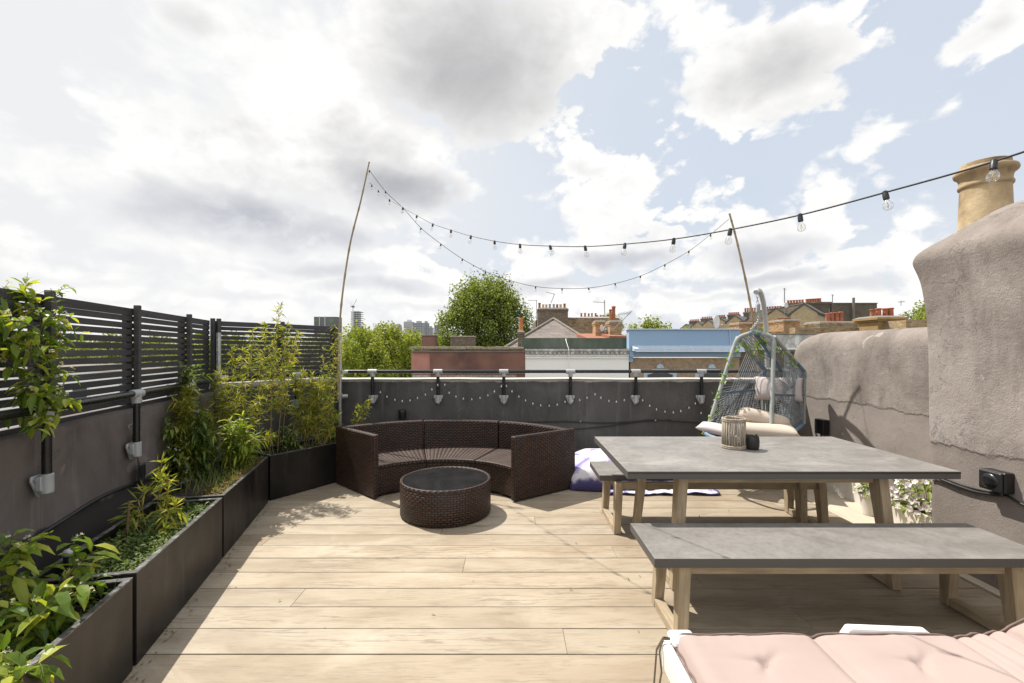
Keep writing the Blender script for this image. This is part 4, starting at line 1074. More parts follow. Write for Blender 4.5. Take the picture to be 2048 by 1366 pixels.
def roll(u, v):
    a = 2 * math.pi * u; x = (v - .5) * 2; e = (1 - abs(x) ** 5) ** .5 if abs(x) < 1 else 0
    r = .088 * e * (1 + .05 * noise.noise(Vector((math.cos(a) * 2, math.sin(a) * 2, x * 4))))
    d = Vector((.93, -.28, -.22)).normalized(); s = d.cross(Vector((0, 0, 1))).normalized(); w_ = s.cross(d)
    return P(1527, 838, 4.86) + d * (x * .26) + s * (r * math.cos(a)) + w_ * (r * math.sin(a))
mb.grid(roll, 22, 22); o = mb.build('bolster', M_['cream'], None, smooth=True); tag(o, 'rolled cream bolster lying on the hanging chair seat', 'cushion')
softbox('throw_pillow', 'lilac', frame(P(1556, 778, 5.32), dx, (-.25, -1, .35)), .25, .145, .075, 'pale mauve rectangular pillow against the back of the hanging chair', seed=4)
softbox('throw_pillow', 'lilac', frame(P(1436, 858, 4.84), (.75, -.55, -.12), (.1, -.2, 1)), .20, .13, .045, 'flat pale mauve cushion at the front edge of the hanging chair seat', seed=8)

# ================================================================== CANES AND LIGHTS
def cane(label, pts, r0, r1):
    t = thing('bamboo_cane', label, 'bamboo cane', (pts[0].x, pts[0].y, pts[0].z), 'bamboo canes holding up the festoon lights')
    mb = MB(); n = 60; P_ = []; rs = []
    for i in range(n + 1):
        u = i / n * (len(pts) - 1); k = min(int(u), len(pts) - 2); f = u - k
        p0, p1, p2, p3 = pts[max(k-1, 0)], pts[k], pts[k+1], pts[min(k+2, len(pts)-1)]
        q = .5 * ((2*p1) + (p2 - p0) * f + (2*p0 - 5*p1 + 4*p2 - p3) * f*f + (3*p1 - p0 - 3*p2 + p3) * f**3)
        P_.append(q); rs.append((r0 + (r1 - r0) * i / n) * (1.28 if i % 6 == 0 else 1))
    mb.tube(P_, rs, 8); mb.build('culm', M_['bamboo'], t, smooth='auto'); return t
cane('tall dry bamboo cane on the short fence end pole, light strings at its tip', [P(676, 800, 5.64), P(680, 640, 5.64), P(698, 500, 5.64), P(722, 400, 5.64), P(738.5, 324, 5.64)], .0135, .0085)
cane('slanting dry bamboo cane rising behind the hanging chair', [P(1517, 742, 5.66), P(1503, 622, 5.62), P(1478, 500, 5.58), P(1459, 427, 5.55)], .014, .011)
def smooth_line(pts, n=6):
    out = []
    for k in range(len(pts) - 1):
        p0, p1, p2, p3 = pts[max(k-1, 0)], pts[k], pts[k+1], pts[min(k+2, len(pts)-1)]
        for i in range(n):
            f = i / n; out.append(.5 * ((2*p1) + (p2 - p0) * f + (2*p0 - 5*p1 + 4*p2 - p3) * f*f + (3*p1 - p0 - 3*p2 + p3) * f**3))
    out.append(pts[-1]); return out
def festoon(label, pts, bulbs, loc):
    t = thing('festoon_lights', label, 'string lights', loc, 'festoon lights strung over the terrace')
    mb = MB(); mb.tube(smooth_line(pts), .0030, 6); mb.build('cable', M_['cable'], t, smooth=True)
    rs = random.Random(7)
    for p in bulbs:
        d = Vector((rs.uniform(-.25, .25), rs.uniform(-.25, .25), -1)).normalized(); M = d.to_track_quat('Z', 'Y').to_matrix().to_4x4()
        k_ = .70
        mb = MB(); mb.lathe([(x_*k_, z_*k_) for x_, z_ in ((.006, -.008), (.011, -.004), (.012, .010), (.013, .014), (.013, .034), (.011, .036))], p, 12, M); so2 = mb.build('lamp_holder', M_['black'], t, smooth='auto')
        mb = MB(); q = [(x_*k_, z_*k_) for x_, z_ in ((.009, .036), (.010, .042), (.014, .049), (.019, .059), (.0208, .069), (.019, .080), (.012, .088), (.0035, .091))]
        mb.lathe(q, p, 14, M); mb.build('bulb', M_['bulb'], so2, smooth=True)
        mb = MB(); a = p + d * .033; mb.tube([a, a + d * .017 + Vector((.003, 0, 0)), a + d * .023, a + d * .017 - Vector((.003, 0, 0)), a], .0009, 4); mb.build('filament', M_['filament'], so2)
def onA(px, py):
    # string A runs from the left cane straight past the camera on the right
    g = (px - 1024) / F; s = (g * 5.64 + 1.772) / (3.149 + g * 4.34); return P(px, py, 5.64 - 4.34 * s)
pa = [(731, 358), (744, 370), (757, 381), (779, 399), (806, 415), (834, 431), (866, 448), (902, 460), (942, 472), (989, 482), (1040, 489), (1100, 492), (1170, 493), (1250, 488), (1348, 478), (1461, 459), (1600, 430), (1770, 385), (1988, 323), (2250, 232), (2600, 90)]
festoon('nearer string of clear festoon bulbs running from the left cane past the chimney pot', [onA(*p) for p in pa], [onA(*pa[i]) for i in (1, 2, 3, 4, 5, 6, 7, 8, 9, 10, 11, 12, 13, 14, 15, 16, 17, 18)], tuple(onA(731, 358)))
def onB(px, py): return P(px, py, 5.64 - .09 * (px - 738) / 720)
pb_ = [(739, 341), (771, 383), (806, 416), (842, 456), (882, 488), (925, 518), (971, 543), (1020, 561), (1071, 573), (1124, 577), (1177, 576), (1230, 567), (1281, 552), (1330, 529), (1378, 502), (1421, 469), (1458, 438)]
festoon('farther drooping string of festoon bulbs hung between the two bamboo canes', [onB(*p) for p in pb_], [onB(*p) for p in pb_[0:16]], tuple(onB(739, 341)))

fy = 5.722
fl_ = [(258,133),(292,156),(332,172),(370,178),(410,175),(448,163),(488,145),(522,119),(552,96),(588,95),(610,136),(645,155),(683,166),(726,169),(768,162),(808,149),(842,129),(878,103),(903,101),(932,129),(967,155),(1001,175),(1039,191),(1079,200),(1122,202),(1163,196),(1203,182),(1240,176),(1278,173),(1316,161),(1357,143),(1387,161),(1428,177),(1466,181),(1507,173),(1548,153),(1601,174),(1637,201),(1672,221),(1715,232),(1758,236),(1796,229),(1838,212),(1870,190),(1890,155),(1900,239)]
t = thing('fairy_lights', 'string of tiny pale fairy bulbs looped along the rear parapet between rail posts', 'string lights', (0, fy, .9))
q = [P(660 + x / 2.56, 730 + y / 2.56, fy) for x, y in [(190, 85), (235, 110)] + fl_]
mb = MB(); mb.tube(smooth_line(q, 3), .0016, 4); mb.build('wire', M_['cable'], t, smooth=True)
for p in q[2:]:
    mb = MB(); mb.lathe([(.003, 0), (.004, -.006), (.0085, -.016), (.0095, -.022), (.0065, -.029), (.002, -.031)], p, 8); mb.build('mini_bulb', M_['bulbwhite'], t, smooth=True)

# ================================================================== SMALL FITTINGS
def cableobj(label, pts, r=.006, n=5, clips=()):
    t = thing('cable', label, 'cable', tuple(pts[0]))
    mb = MB(); mb.tube(smooth_line(pts, n), r, 6); mb.build('lead', M_['cable'], t, smooth=True)
    for p in clips:
        mb = MB(); mb.sphere(p, .011, 8, 5); mb.build('clip', M_['galvpaint'], t, smooth=True)
wy = 5.788
cableobj('upper black cable pinned along the charcoal rear wall right of the sofa', [P(x, y, wy) for x, y in ((990, 842), (1060, 844), (1130, 843), (1200, 846), (1260, 844), (1300, 840), (1340, 842), (1400, 846), (1450, 850))], .007, clips=[P(1161, 843, wy - .01), P(1311, 841, wy - .01)])
cableobj('lower black cable sagging along the foot of the charcoal rear wall', [P(x, y, wy) for x, y in ((1000, 852), (1080, 857), (1150, 858), (1210, 853), (1260, 846), (1300, 842), (1340, 840))], .006)
def onL(px, py, off=.012):
    g = (px - 1024) / F; Y = -1.86 / (g + .25); return P(px, py, Y) + Vector((.97, .2425, 0)) * off
cableobj('thick black cable clipped low along the left wall behind the planters', [onL(x, y) for x, y in ((-120, 1170), (0, 1108), (60, 1078), (120, 1042), (180, 1004), (225, 982), (262, 968), (300, 955), (360, 935), (410, 915))], .011)
# black wall lamp behind the sofa
c = P(805.5, 828, 5.76)
t = thing('wall_lamp', 'small black wall lamp on the rear wall above the sofa back', 'lamp', tuple(c))
mb = MB(); mb.lathe([(.03, -.065), (.045, -.06), (.047, .02), (.050, .05), (.046, .056), (.02, .056)], (c.x, c.y - .03, c.z), 18); mb.build('shade', M_['black'], t, smooth='auto')
mb = MB(); mb.box((c.x - .03, c.y - .01, c.z - .03), (c.x + .03, c.y + .05, c.z + .03)); mb.build('bracket', M_['black'], t, bevel=.005)
# weatherproof socket on the chimney breast
s = Vector((2.965, 2.765, .685))
t = thing('socket_box', 'black weatherproof outdoor socket box on the chimney breast with cables below', 'socket', tuple(s))
mb = MB(); mb.box((s.x - .045, s.y - .070, s.z - .062), (s.x + .02, s.y + .070, s.z + .062)); mb.build('back_box', M_['black'], t, bevel=.008, seg=3)
mb = MB(); mb.box((s.x - .066, s.y - .066, s.z - .058), (s.x - .045, s.y + .066, s.z + .060)); mb.build('lid', M_['black'], t, bevel=.010, seg=3)
mb = MB(); mb.sphere((s.x - .062, s.y, s.z), .05, 18, 10, (.36, 1.05, .95)); mb.build('dome', M_['blackpipe'], t, smooth=True)
mb = MB(); mb.tube([(s.x - .01, s.y - .02, s.z - .06), (s.x - .012, s.y - .02, s.z - .085)], .012, 10); mb.build('gland', M_['black'], t, smooth='auto')
onS = lambda px, py, off=.02: (lambda Y: P(px, py, Y))((2.985 - off) * F / (px - 1024))
cableobj('black cable looping from the chimney socket towards the flower trough', [onS(x, y) for x, y in ((2004, 984), (2000, 990), (1985, 989), (1950, 983), (1910, 970), (1878, 957), (1862, 951))] , .008)
cableobj('pair of dark leads running low along the chimney breast below the socket', [onS(x, y, .016) for x, y in ((2150, 1052), (2048, 1010), (2010, 990), (1970, 982), (1930, 972), (1890, 958), (1860, 955))], .007)
c = P(1637, 853, 5.3); c.x = 3.62
t = thing('junction_box', 'black junction box on the rendered wall in the shade behind the hanging chair', 'box', tuple(c))
mb = MB(); mb.box((c.x - .05, c.y - .075, c.z - .085), (c.x + .03, c.y + .075, c.z + .085)); mb.build('case', M_['black'], t, bevel=.008)
mb = MB(); mb.tube([(c.x - .02, c.y, c.z - .08), (c.x - .02, c.y, c.z - .3), (c.x - .02, c.y + .02, .03)], .009, 8); mb.build('conduit', M_['black'], t, smooth=True)
# grey capped pipe and hanging trowel by the left wall
c = P(137, 1106, 2.22)
t = thing('capped_pipe', 'short upright pipe with round grey cap behind the middle planter', 'pipe', (c.x, c.y, 0))
mb = MB(); mb.tube([(c.x, c.y, 0), (c.x, c.y, c.z)], .020, 12); mb.build('pipe_body', M_['black'], t, smooth='auto')
mb = MB(); mb.sphere(c, .025, 14, 9, (1, 1, .85)); mb.build('cap', M_['galvpaint'], t, smooth=True)
a = onL(259, 868, .022); b = onL(264, 908, .03); c = onL(268, 928, .03)
t = thing('garden_trowel', 'old garden trowel hung by wire on the left wall beside the rail post', 'trowel', tuple(a))
mb = MB(); mb.tube([a, a.lerp(b, .2), a.lerp(b, .8), b], [.009, .014, .0125, .010], 10); mb.build('handle', M_['rust'], t, smooth='auto')
mb = MB(); mb.tube([b, c], .006, 8); mb.build('shank', M_['rust'], t, smooth=True)
mb = MB(); n_ = Vector((.97, .2425, 0)); s_ = Vector((-.2425, .97, 0))
mb.grid(lambda u, v: c + Vector((0, 0, -.17 * v)) + s_ * ((u - .5) * .10 * (1.0 - .75 * max(0, v - .45) ** 1.5 / .41)) + n_ * (.016 * abs((u - .5) * 2) ** 2), 8, 8)
o = mb.build('blade', M_['black'], t, smooth=True); so_ = o.modifiers.new('thickness', 'SOLIDIFY'); so_.thickness = .003
mb = MB(); k = onL(252, 852, .012); mb.tube([a, onL(253, 858, .02), k, onL(258, 847, .02), a], .0022, 5); mb.build('wire_loop', M_['galv'], t, smooth=True)
# stake in the middle planter
p = P(253, 1098, 2.66); q = P(258, 1002, 2.66)
mb = MB(); mb.tube([Vector((p.x, p.y, .35)), p, q], .0065, 7); o = mb.build('plant_stake', M_['rust'], None, smooth='auto'); tag(o, 'short brown wooden stake in the middle planter', 'stake')
# ================================================================== PLANTS
def leaf(mb, p, d, up, L, W, fold=.25, droop=.3):
    d = Vector(d).normalized(); s = d.cross(Vector(up))
    if s.length < 1e-3: s = d.orthogonal()
    s.normalize(); n = s.cross(d).normalized()
    def c(t): return Vector(p) + d * (L * t) - Vector((0, 0, 1)) * (droop * L * t * t)
    a = c(0); m1 = c(.32); m2 = c(.68); e = c(1)
    k = n * (W * fold)
    mb.add([a, m1 + s*W*.46 + k, m1, m1 - s*W*.46 + k, m2 + s*W*.40 + k, m2, m2 - s*W*.40 + k, e],
           [(0, 2, 1), (0, 3, 2), (1, 2, 5, 4), (2, 3, 6, 5), (4, 5, 7), (5, 6, 7)])
def blade(mb, p, d, L, W, droop=.3, up=(0, 0, 1)):
    d = Vector(d).normalized(); s = d.cross(Vector(up))
    if s.length < 1e-3: s = d.orthogonal()
    s.normalize(); g = Vector((0, 0, 1)) * droop * L
    p = Vector(p); m = p + d * L * .4 - g * .16; e = p + d * L - g
    mb.add([p, m + s*W*.5, e, m - s*W*.5], [(0, 1, 2, 3)])
def rvec(r, up=0.): 
    while True:
        v = Vector((r.uniform(-1, 1), r.uniform(-1, 1), r.uniform(-1, 1)))
        if .05 < v.length < 1: return (v.normalized() + Vector((0, 0, up))).normalized()
def bez(a, b, bow, n=10):
    a = Vector(a); b = Vector(b); m = (a + b) / 2 + Vector(bow)
    return [a*(1-t)**2 + m*2*t*(1-t) + b*t*t for t in [i/n for i in range(n+1)]]
def flowercluster(mb, p, r, n=6, R_=.014, s=.008):
    for _ in range(n):
        q = Vector(p) + rvec(r) * R_ * r.uniform(.4, 1); ax = rvec(r, .4); a = ax.orthogonal().normalized(); b = ax.cross(a)
        for k in range(4):
            t = k * math.pi / 2 + r.uniform(-.2, .2); d = (a*math.cos(t) + b*math.sin(t) + ax*.35); blade(mb, q, d, s, s*.55, 0, ax)

def bamboo(label, stalks, leafmt, seed, L=.085, W=.0105, dens=1.0, stem='redstem', r0=.0035, start=.3, cat='bamboo', name='bamboo_plant'):
    """stalks: (base, tip, bow)"""
    r = random.Random(seed); b0 = Vector(stalks[0][0]); t = thing(name, label, cat, tuple(b0))
    ms, ml = MB(), MB()
    for (a, b, bow) in stalks:
        pts = bez(a, b, bow, 14); H = (Vector(b) - Vector(a)).length
        ms.tube(pts, [r0 * (1 - .75 * i / 14) for i in range(15)], 5, False)
        n = max(4, int(H * 24 * dens))
        for i in range(n):
            u = start + (1 - start) * (i + r.random()) / n; k = min(int(u * 14), 13); f = u * 14 - k
            p = pts[k].lerp(pts[k+1], f); ax = (pts[k+1] - pts[k]).normalized()
            bl = r.uniform(.04, .13) * (1.25 - u) ; bd = (rvec(r, .2) * .9 + ax * .8).normalized(); q = p + bd * bl
            ms.tube([p, q], [r0 * .4, r0 * .2], 3, False)
            for j in range(r.randint(4, 6)):
                v = p.lerp(q, r.uniform(.3, 1)); d = (bd * .7 + rvec(r, .05)).normalized()
                blade(ml, v, d, L * r.uniform(.55, 1.15), W * r.uniform(.8, 1.2), r.uniform(.05, .5), rvec(r, .6))
        for j in range(5): blade(ml, pts[-1], (rvec(r, .5) + (pts[-1]-pts[-2]).normalized()).normalized(), L * r.uniform(.6, 1), W, .2, rvec(r))
    ms.build('stems', M_[stem], t, smooth=True, fix=False); ml.build('foliage', LEAF[leafmt], t, fix=False)
    return t

def shrub(label, stems, leafmt, seed, L=.07, W=.028, every=.035, flowers=.25, name='climbing_jasmine', cat='shrub', stem='stem', whorl=2, sr=.003, side=.5, fm='petal'):
    """stems: polylines; leaves in pairs or whorls along them, pale blossom at some nodes"""
    r = random.Random(seed); b0 = Vector(stems[0][0]); t = thing(name, label, cat, tuple(b0))
    ms, ml, mf = MB(), MB(), MB()
    def run(pts, rad, lv=True):
        ms.tube(pts, [rad * (1 - .6 * i / (len(pts)-1)) for i in range(len(pts))], 5, False)
        Ltot = sum((pts[i+1]-pts[i]).length for i in range(len(pts)-1)); s = r.uniform(0, every); acc = 0
        for i in range(len(pts)-1):
            seg = pts[i+1]-pts[i]; ln = seg.length
            while s < acc + ln:
                u = (s - acc) / max(ln, 1e-6); p = pts[i] + seg * u; ax = seg.normalized(); a0 = r.uniform(0, 6.28)
                o = ax.orthogonal().normalized(); q = ax.cross(o)
                for k in range(whorl):
                    a = a0 + 2*math.pi*k/whorl; d = (o*math.cos(a) + q*math.sin(a)) * .9 + ax * r.uniform(.2, .8) + Vector((0, 0, r.uniform(-.25, .15)))
                    leaf(ml, p, d, (0, 0, 1) if abs(d.normalized().z) < .9 else (1, 0, 0), L * r.uniform(.6, 1.15), W * r.uniform(.75, 1.15), r.uniform(.1, .35), r.uniform(.1, .55))
                if r.random() < flowers:
                    fd = (rvec(r, .5) + ax).normalized(); fp = p + fd * r.uniform(.025, .05); ms.tube([p, fp], .0009, 3, False); flowercluster(mf, fp, r)
                s += every * r.uniform(.7, 1.3)
            acc += ln
    for pts in stems:
        pts = [Vector(p) for p in pts]
        if len(pts) == 2: pts = bez(pts[0], pts[1], rvec(r) * .05, 8)
        run(pts, sr)
        for _ in range(int(side * len(pts))):
            i = r.randint(len(pts)//3, len(pts)-1); d = (rvec(r, .25)).normalized(); run(bez(pts[i], pts[i] + d * r.uniform(.05, .13), (0, 0, .01), 4), sr * .5)
    ms.build('stems', M_[stem], t, smooth=True, fix=False); ml.build('foliage', LEAF[leafmt], t, fix=False)
    if mf.f: mf.build('blossom', LEAF[fm], t, fix=False)
    return t

def soilp(px, Y, z=.36, py=None):     # a rooting point in a planter below a pixel column
    v = P(px, 700, Y); return Vector((v.x, v.y, z))
rp = random.Random(21)
# nearest planter: big-leaved jasmine
tips = [(195, 1100, 1.98), (150, 1130, 1.95), (172, 1165, 1.85), (62, 1080, 1.86), (25, 1070, 1.80), (112, 1195, 1.75), (145, 1205, 1.80), (95, 1240, 1.70), (30, 1150, 1.78), (20, 1230, 1.66), (-20, 1120, 1.8), (0, 1180, 1.75), (60, 1150, 1.85), (75, 1200, 1.75), (35, 1105, 1.82)]
st_ = []
for (x, y, Y) in tips:
    e = P(x, y, Y); r0 = Vector((e.x - .10 + rp.uniform(-.08, .02), Y - rp.uniform(-.05, .12), .33)); st_.append(bez(r0, e, (-.02, rp.uniform(-.05, .05), .10), 9))
shrub('large bright-leaved flowering jasmine spilling over the nearest black planter', st_[:11], 'jasmine', 31, .100, .039, .052, .30, side=.3)
tips = [(70, 1345, 1.50), (95, 1325, 1.52), (30, 1335, 1.48), (10, 1360, 1.45), (55, 1370, 1.44), (20, 1300, 1.52)]
st_ = []
for (x, y, Y) in tips:
    e = P(x, y, Y); r0 = Vector((e.x - .12, Y - .08, .33)); st_.append(bez(r0, e, (0, 0, .08), 8))
shrub('low jasmine sprig with yellow-green leaves at the bottom left corner', st_, 'jasmine', 77, .092, .036, .045, .2, side=.3)
# vine on the left fence and post
st_ = []
trunk = [P(100, 965, 2.36), P(92, 900, 2.34), P(82, 830, 2.33), P(92, 770, 2.33), P(88, 700, 2.34), P(80, 640, 2.34), P(70, 590, 2.36)]
base_ = [Vector((trunk[0].x + .03, 2.30, .35))] + trunk
stem_only = smooth_line(base_, 3)
for (x0_, y0_, x1_, y1_, Y) in [(75, 640, 5, 610, 2.26), (70, 620, -30, 640, 2.24), (80, 650, 20, 720, 2.22), (85, 690, -20, 690, 2.24), (80, 660, 60, 730, 2.2), (70, 610, 30, 585, 2.30), (82, 690, 15, 740, 2.22), (60, 650, -10, 660, 2.12), (70, 600, -40, 600, 2.26)]:
    st_.append(bez(P(x0_, y0_, Y + .06), P(x1_, y1_, Y), (0, -.03, .06), 8))
shrub('bright jasmine vine clump hanging over the top of the left slat fence', [stem_only[12:]] + st_, 'jasmine', 41, .084, .031, .044, .30, side=.4)
st_ = [bez(P(102, 720, 2.40), P(118, 618, 2.40), (.02, 0, 0), 8), bez(P(104, 700, 2.40), P(126, 650, 2.36), (.02, 0, .02), 6), bez(P(104, 740, 2.40), P(122, 745, 2.34), (0, 0, .03), 5), bez(P(106, 690, 2.40), P(120, 690, 2.34), (0, 0, .03), 5), bez(P(115, 620, 2.42), P(101, 576, 2.43), (.01, 0, 0), 5)]
shrub('thin jasmine shoot climbing beside the near fence post', st_, 'jasmine', 43, .055, .021, .040, .35, side=.5)
st_ = [bez(P(85, 800, 2.33), P(x, y, Y), (0, -.03, .05), 7) for (x, y, Y) in ((35, 790, 2.24), (60, 770, 2.22), (110, 790, 2.22), (125, 800, 2.26), (118, 830, 2.22), (95, 845, 2.2), (50, 830, 2.22), (75, 785, 2.18))]
shrub('jasmine tuft wrapped round the nearest tee fitting of the left handrail', st_, 'jasmine', 47, .080, .032, .042, .3, side=.4)
st_ = [[P(378, 880, 3.92), P(372, 830, 3.90), P(368, 790, 3.90), P(374, 750, 3.92), P(376, 738, 3.92)]] + [bez(P(372, y, 3.90), P(x, y - 12, 3.82), (0, 0, .03), 5) for (x, y) in ((362, 760), (386, 768), (360, 790), (388, 795), (364, 815), (384, 830), (378, 755))]
shrub('dark jasmine climbing the third rail post on the left wall', st_, 'dark', 53, .058, .024, .032, .2, side=.5)
# middle planter: one small bamboo
sb = [(soilp(302, 2.80, .36), P(322, 925, 2.80), (.03, 0, 0)), (soilp(305, 2.82, .36), P(336, 955, 2.78), (.06, 0, 0)), (soilp(296, 2.78, .36), P(285, 985, 2.74), (-.03, 0, .0)), (soilp(306, 2.76, .36), P(352, 1010, 2.72), (.05, 0, .05)), (soilp(300, 2.76, .36), P(330, 1060, 2.66), (.03, 0, .05)), (soilp(292, 2.80, .36), P(266, 1030, 2.74), (-.05, 0, .03))]
bamboo('small solitary bamboo with spiky yellow-green leaves in the middle planter', sb, 'bamboo', 61, .10, .0125, 1.15, start=.25)
# third planter: shrubs
def bush(cx, cy, Y, rx, ry, n, spread=.12, z=.40):
    out = []
    for _ in range(n):
        a = rp.uniform(0, 6.28); q = math.sqrt(rp.random()); e = P(cx + rx*q*math.cos(a), cy - ry*abs(q*math.sin(a))*1.0 + ry*.3, Y + rp.uniform(-spread, spread))
        b = Vector((e.x*.55 + P(cx, 700, Y).x*.45, e.y*.7 + Y*.3, z)); out.append(bez(b, e, (rp.uniform(-.04, .04), 0, .05), 8))
    return out
shrub('leafy dark jasmine bush with white blossom at the near end of the third planter', bush(325, 870, 3.62, 46, 70, 12), 'dark', 67, .068, .027, .040, .35, side=.6)
shrub('dense mid-green shrub with pointed leaves in the middle of the third planter', bush(400, 865, 3.85, 50, 62, 11), 'dark', 71, .085, .020, .030, .12, whorl=4, side=.6, name='garden_shrub')
shrub('light green shrub with long shiny leaves at the far end of the third planter', bush(468, 872, 4.05, 45, 60, 10), 'jasmine', 73, .10, .020, .036, .10, whorl=3, side=.6, name='garden_shrub')
shrub('spiky yellow-tipped rosette shrub above the dark bushes by the wall', bush(372, 790, 3.75, 14, 26, 7, .05), 'bamboo', 79, .085, .014, .022, 0, whorl=4, side=.3, name='garden_shrub')
sb = []
for (x, y, xb, Y) in ((560, 612, 545, 4.75), (530, 650, 520, 4.70), (505, 665, 500, 4.60), (575, 650, 555, 4.75), (485, 700, 490, 4.45), (462, 700, 480, 4.40), (440, 740, 470, 4.30), (600, 665, 565, 4.80), (548, 700, 540, 4.6), (585, 690, 555, 4.7), (520, 720, 515, 4.5)):
    sb.append((soilp(xb, Y, .42), P(x, y, Y), (rp.uniform(-.08, .08), 0, .1)))
bamboo('tall airy yellow bamboo in front of the short slat fence', sb, 'bamboo', 83, .080, .0105, 1.3, start=.28)
sb = [(soilp(455, 4.30, .42), P(x, y, 4.25), (0, 0, .08)) for (x, y) in ((430, 770), (452, 760), (410, 820), (440, 800), (476, 790), (500, 830), (520, 800), (540, 870), (420, 860), (395, 845))]
bamboo('loose golden bamboo clump leaning out from the end of the left wall', sb, 'bamboo', 87, .095, .012, 1.5, start=.3)
# rear corner planter
sb = [(soilp(620 + rp.uniform(-25, 35), 5.06, .42), P(x, y, 5.05 + rp.uniform(-.12, .12)), (rp.uniform(-.05, .05), 0, .06)) for (x, y) in ((590, 760), (605, 745), (625, 750), (640, 760), (655, 770), (600, 800), (630, 790), (660, 800), (672, 830), (645, 830), (612, 840), (585, 820), (668, 860), (640, 870), (600, 865), (655, 750))]
bamboo('bushy bright bamboo packed into the rear corner planter beside the sofa', sb, 'bamboo', 89, .095, .0125, 2.1, start=.18)
sb = [(soilp(650, 5.18, .42), P(672, 655, 5.2), (.0, 0, 0)), (soilp(640, 5.15, .42), P(648, 700, 5.15), (-.05, 0, 0)), (soilp(660, 5.18, .42), P(664, 690, 5.2), (.06, 0, 0)), (soilp(655, 5.18, .42), P(690, 660, 5.2), (.0, 0, .1))]
bamboo('few thin bamboo wisps rising past the galvanised end pole', sb, 'bamboo', 91, .07, .009, .55, start=.45)
sb = [(Vector((-1.83, 5.30, .43)), P(738, 802, 5.36), (.0, 0, .05)), (Vector((-1.82, 5.32, .43)), P(720, 815, 5.36), (0, 0, .05)), (Vector((-1.82, 5.32, .43)), P(712, 830, 5.36), (0, 0, .03))]
bamboo('short bamboo sprig poking out behind the left arm of the sofa', sb, 'bamboo', 93, .07, .011, 1.6, start=.45)
shrub('low dark shrub at the foot of the bamboo in the rear corner planter', bush(560, 878, 4.85, 40, 26, 9, .06, .42), 'dark', 97, .045, .02, .028, .1, side=.6, name='garden_shrub')

# low growth nobody could count
mg = MB(); r = random.Random(5)
def inbox(y0, y1, r): 
    y = r.uniform(y0, y1); x = pf(y)[0] - r.uniform(.04, .40); return x, y
for (y0, y1, n, z) in ((.8, 2.08, 320, .345), (2.17, 3.19, 620, .375)):
    for _ in range(n):
        x, y = inbox(y0, y1, r); h = r.uniform(.01, .06)
        for k in range(r.randint(5, 8)):
            d = rvec(r, .35); leaf(mg, (x + r.uniform(-.012, .012), y + r.uniform(-.012, .012), z + h * r.random()), d, (0, 0, 1), r.uniform(.02, .042), r.uniform(.009, .017), .15, .3)
o = mg.build('ground_cover', LEAF['ground'], None, fix=False); tag(o, 'low green herbs carpeting the soil of the two nearer planters', 'ground cover', kind='stuff')
mg = MB()
for (y0, y1, n, z, hh) in ((2.2, 3.15, 60, .37, .10), (3.3, 4.38, 330, .40, .19), (1.6, 2.05, 45, .34, .15)):
    for _ in range(n):
        x, y = inbox(y0, y1, r); blade(mg, (x, y, z), Vector((r.uniform(-.4, .4), r.uniform(-.4, .4), 1)), hh * r.uniform(.4, 1.1), .0055, r.uniform(0, .3), (r.uniform(-1, 1), r.uniform(-1, 1), 0))
for _ in range(160):
    u = r.random(); v = r.uniform(.05, .38); x = -2.372 + .54*u - .80*v*.9; y = 4.465 + .8*u + .56*v*.9
    blade(mg, (x, y, .40), Vector((r.uniform(-.4, .4), r.uniform(-.4, .4), 1)), .10 * r.uniform(.4, 1.1), .006, .2, (r.uniform(-1, 1), r.uniform(-1, 1), 0))
o = mg.build('grass', LEAF['grass'], None, fix=False); tag(o, 'fine grass blades growing among the planter shrubs', 'grass', kind='stuff')
mg = MB()
for _ in range(900):
    y = r.uniform(3.3, 4.4); x = pf(y)[0] - .03 - abs(r.gauss(0, .07)); h = r.uniform(.0, .05)
    for k in range(4): leaf(mg, (x, y, .405 + h), rvec(r, .5), (0, 0, 1), r.uniform(.012, .022), .008, .1, .1)
o = mg.build('sedum', LEAF['sedum'], None, fix=False); tag(o, 'dry orange-green sedum mat along the front rim of the third planter', 'ground cover', kind='stuff')

# ivy wound round the hanging chair
mi, ms = MB(), MB(); r = random.Random(8)
iv = smooth_line([A2.lerp(B, .02) , A2.lerp(B, .3), A2.lerp(B, .55), A2.lerp(B, .8), B + Vector((.06, -.05, -.1)), B.lerp(Ctop, .35) + Vector((0, -.05, -.08)), Cc.lerp(Ctop, .22) + Vector((0, -.02, .02)), Cc.lerp(Ctop, .05) + Vector((.0, -.03, .06))], 8)
iv2 = smooth_line([Cc.lerp(Ctop, .2), D.lerp(BR, .25) + Vector((-.1, -.02, .0)), D.lerp(BR, .5) + Vector((-.05, -.05, -.02)), D.lerp(BR, .66) + Vector((-.05, -.05, -.08))], 8)
wob = [p + Vector((.022*math.cos(i*.9), .022*math.sin(i*.9), 0)) for i, p in enumerate(iv)]
for line, n in ((wob, 150), (iv2, 45)):
    ms.tube(line, .0018, 4, False)
    for _ in range(n):
        p = line[r.randint(0, len(line)-1)] + rvec(r) * .045; d = rvec(r, -.2); s = r.uniform(.030, .048)
        a = d.orthogonal().normalized(); nn = d.cross(a)
        pts = [(0, 0), (.42, -.12), (.5, .30), (.24, .42), (0, 1), (-.24, .42), (-.5, .30), (-.42, -.12)]
        mi.add([p + a*(x*s) + d*(y*s) + nn*(abs(x)*s*.25) for x, y in pts], [(0, 1, 2, 3), (0, 3, 4, 5), (0, 5, 6, 7)])
t = thing('ivy_garland', 'bright green ivy garland twined up the front leg and roof of the hanging chair', 'ivy', tuple(iv[0]))
ms.build('vine', M_['stem'], t, smooth=True, fix=False); mi.build('foliage', LEAF['ivy'], t, fix=False)

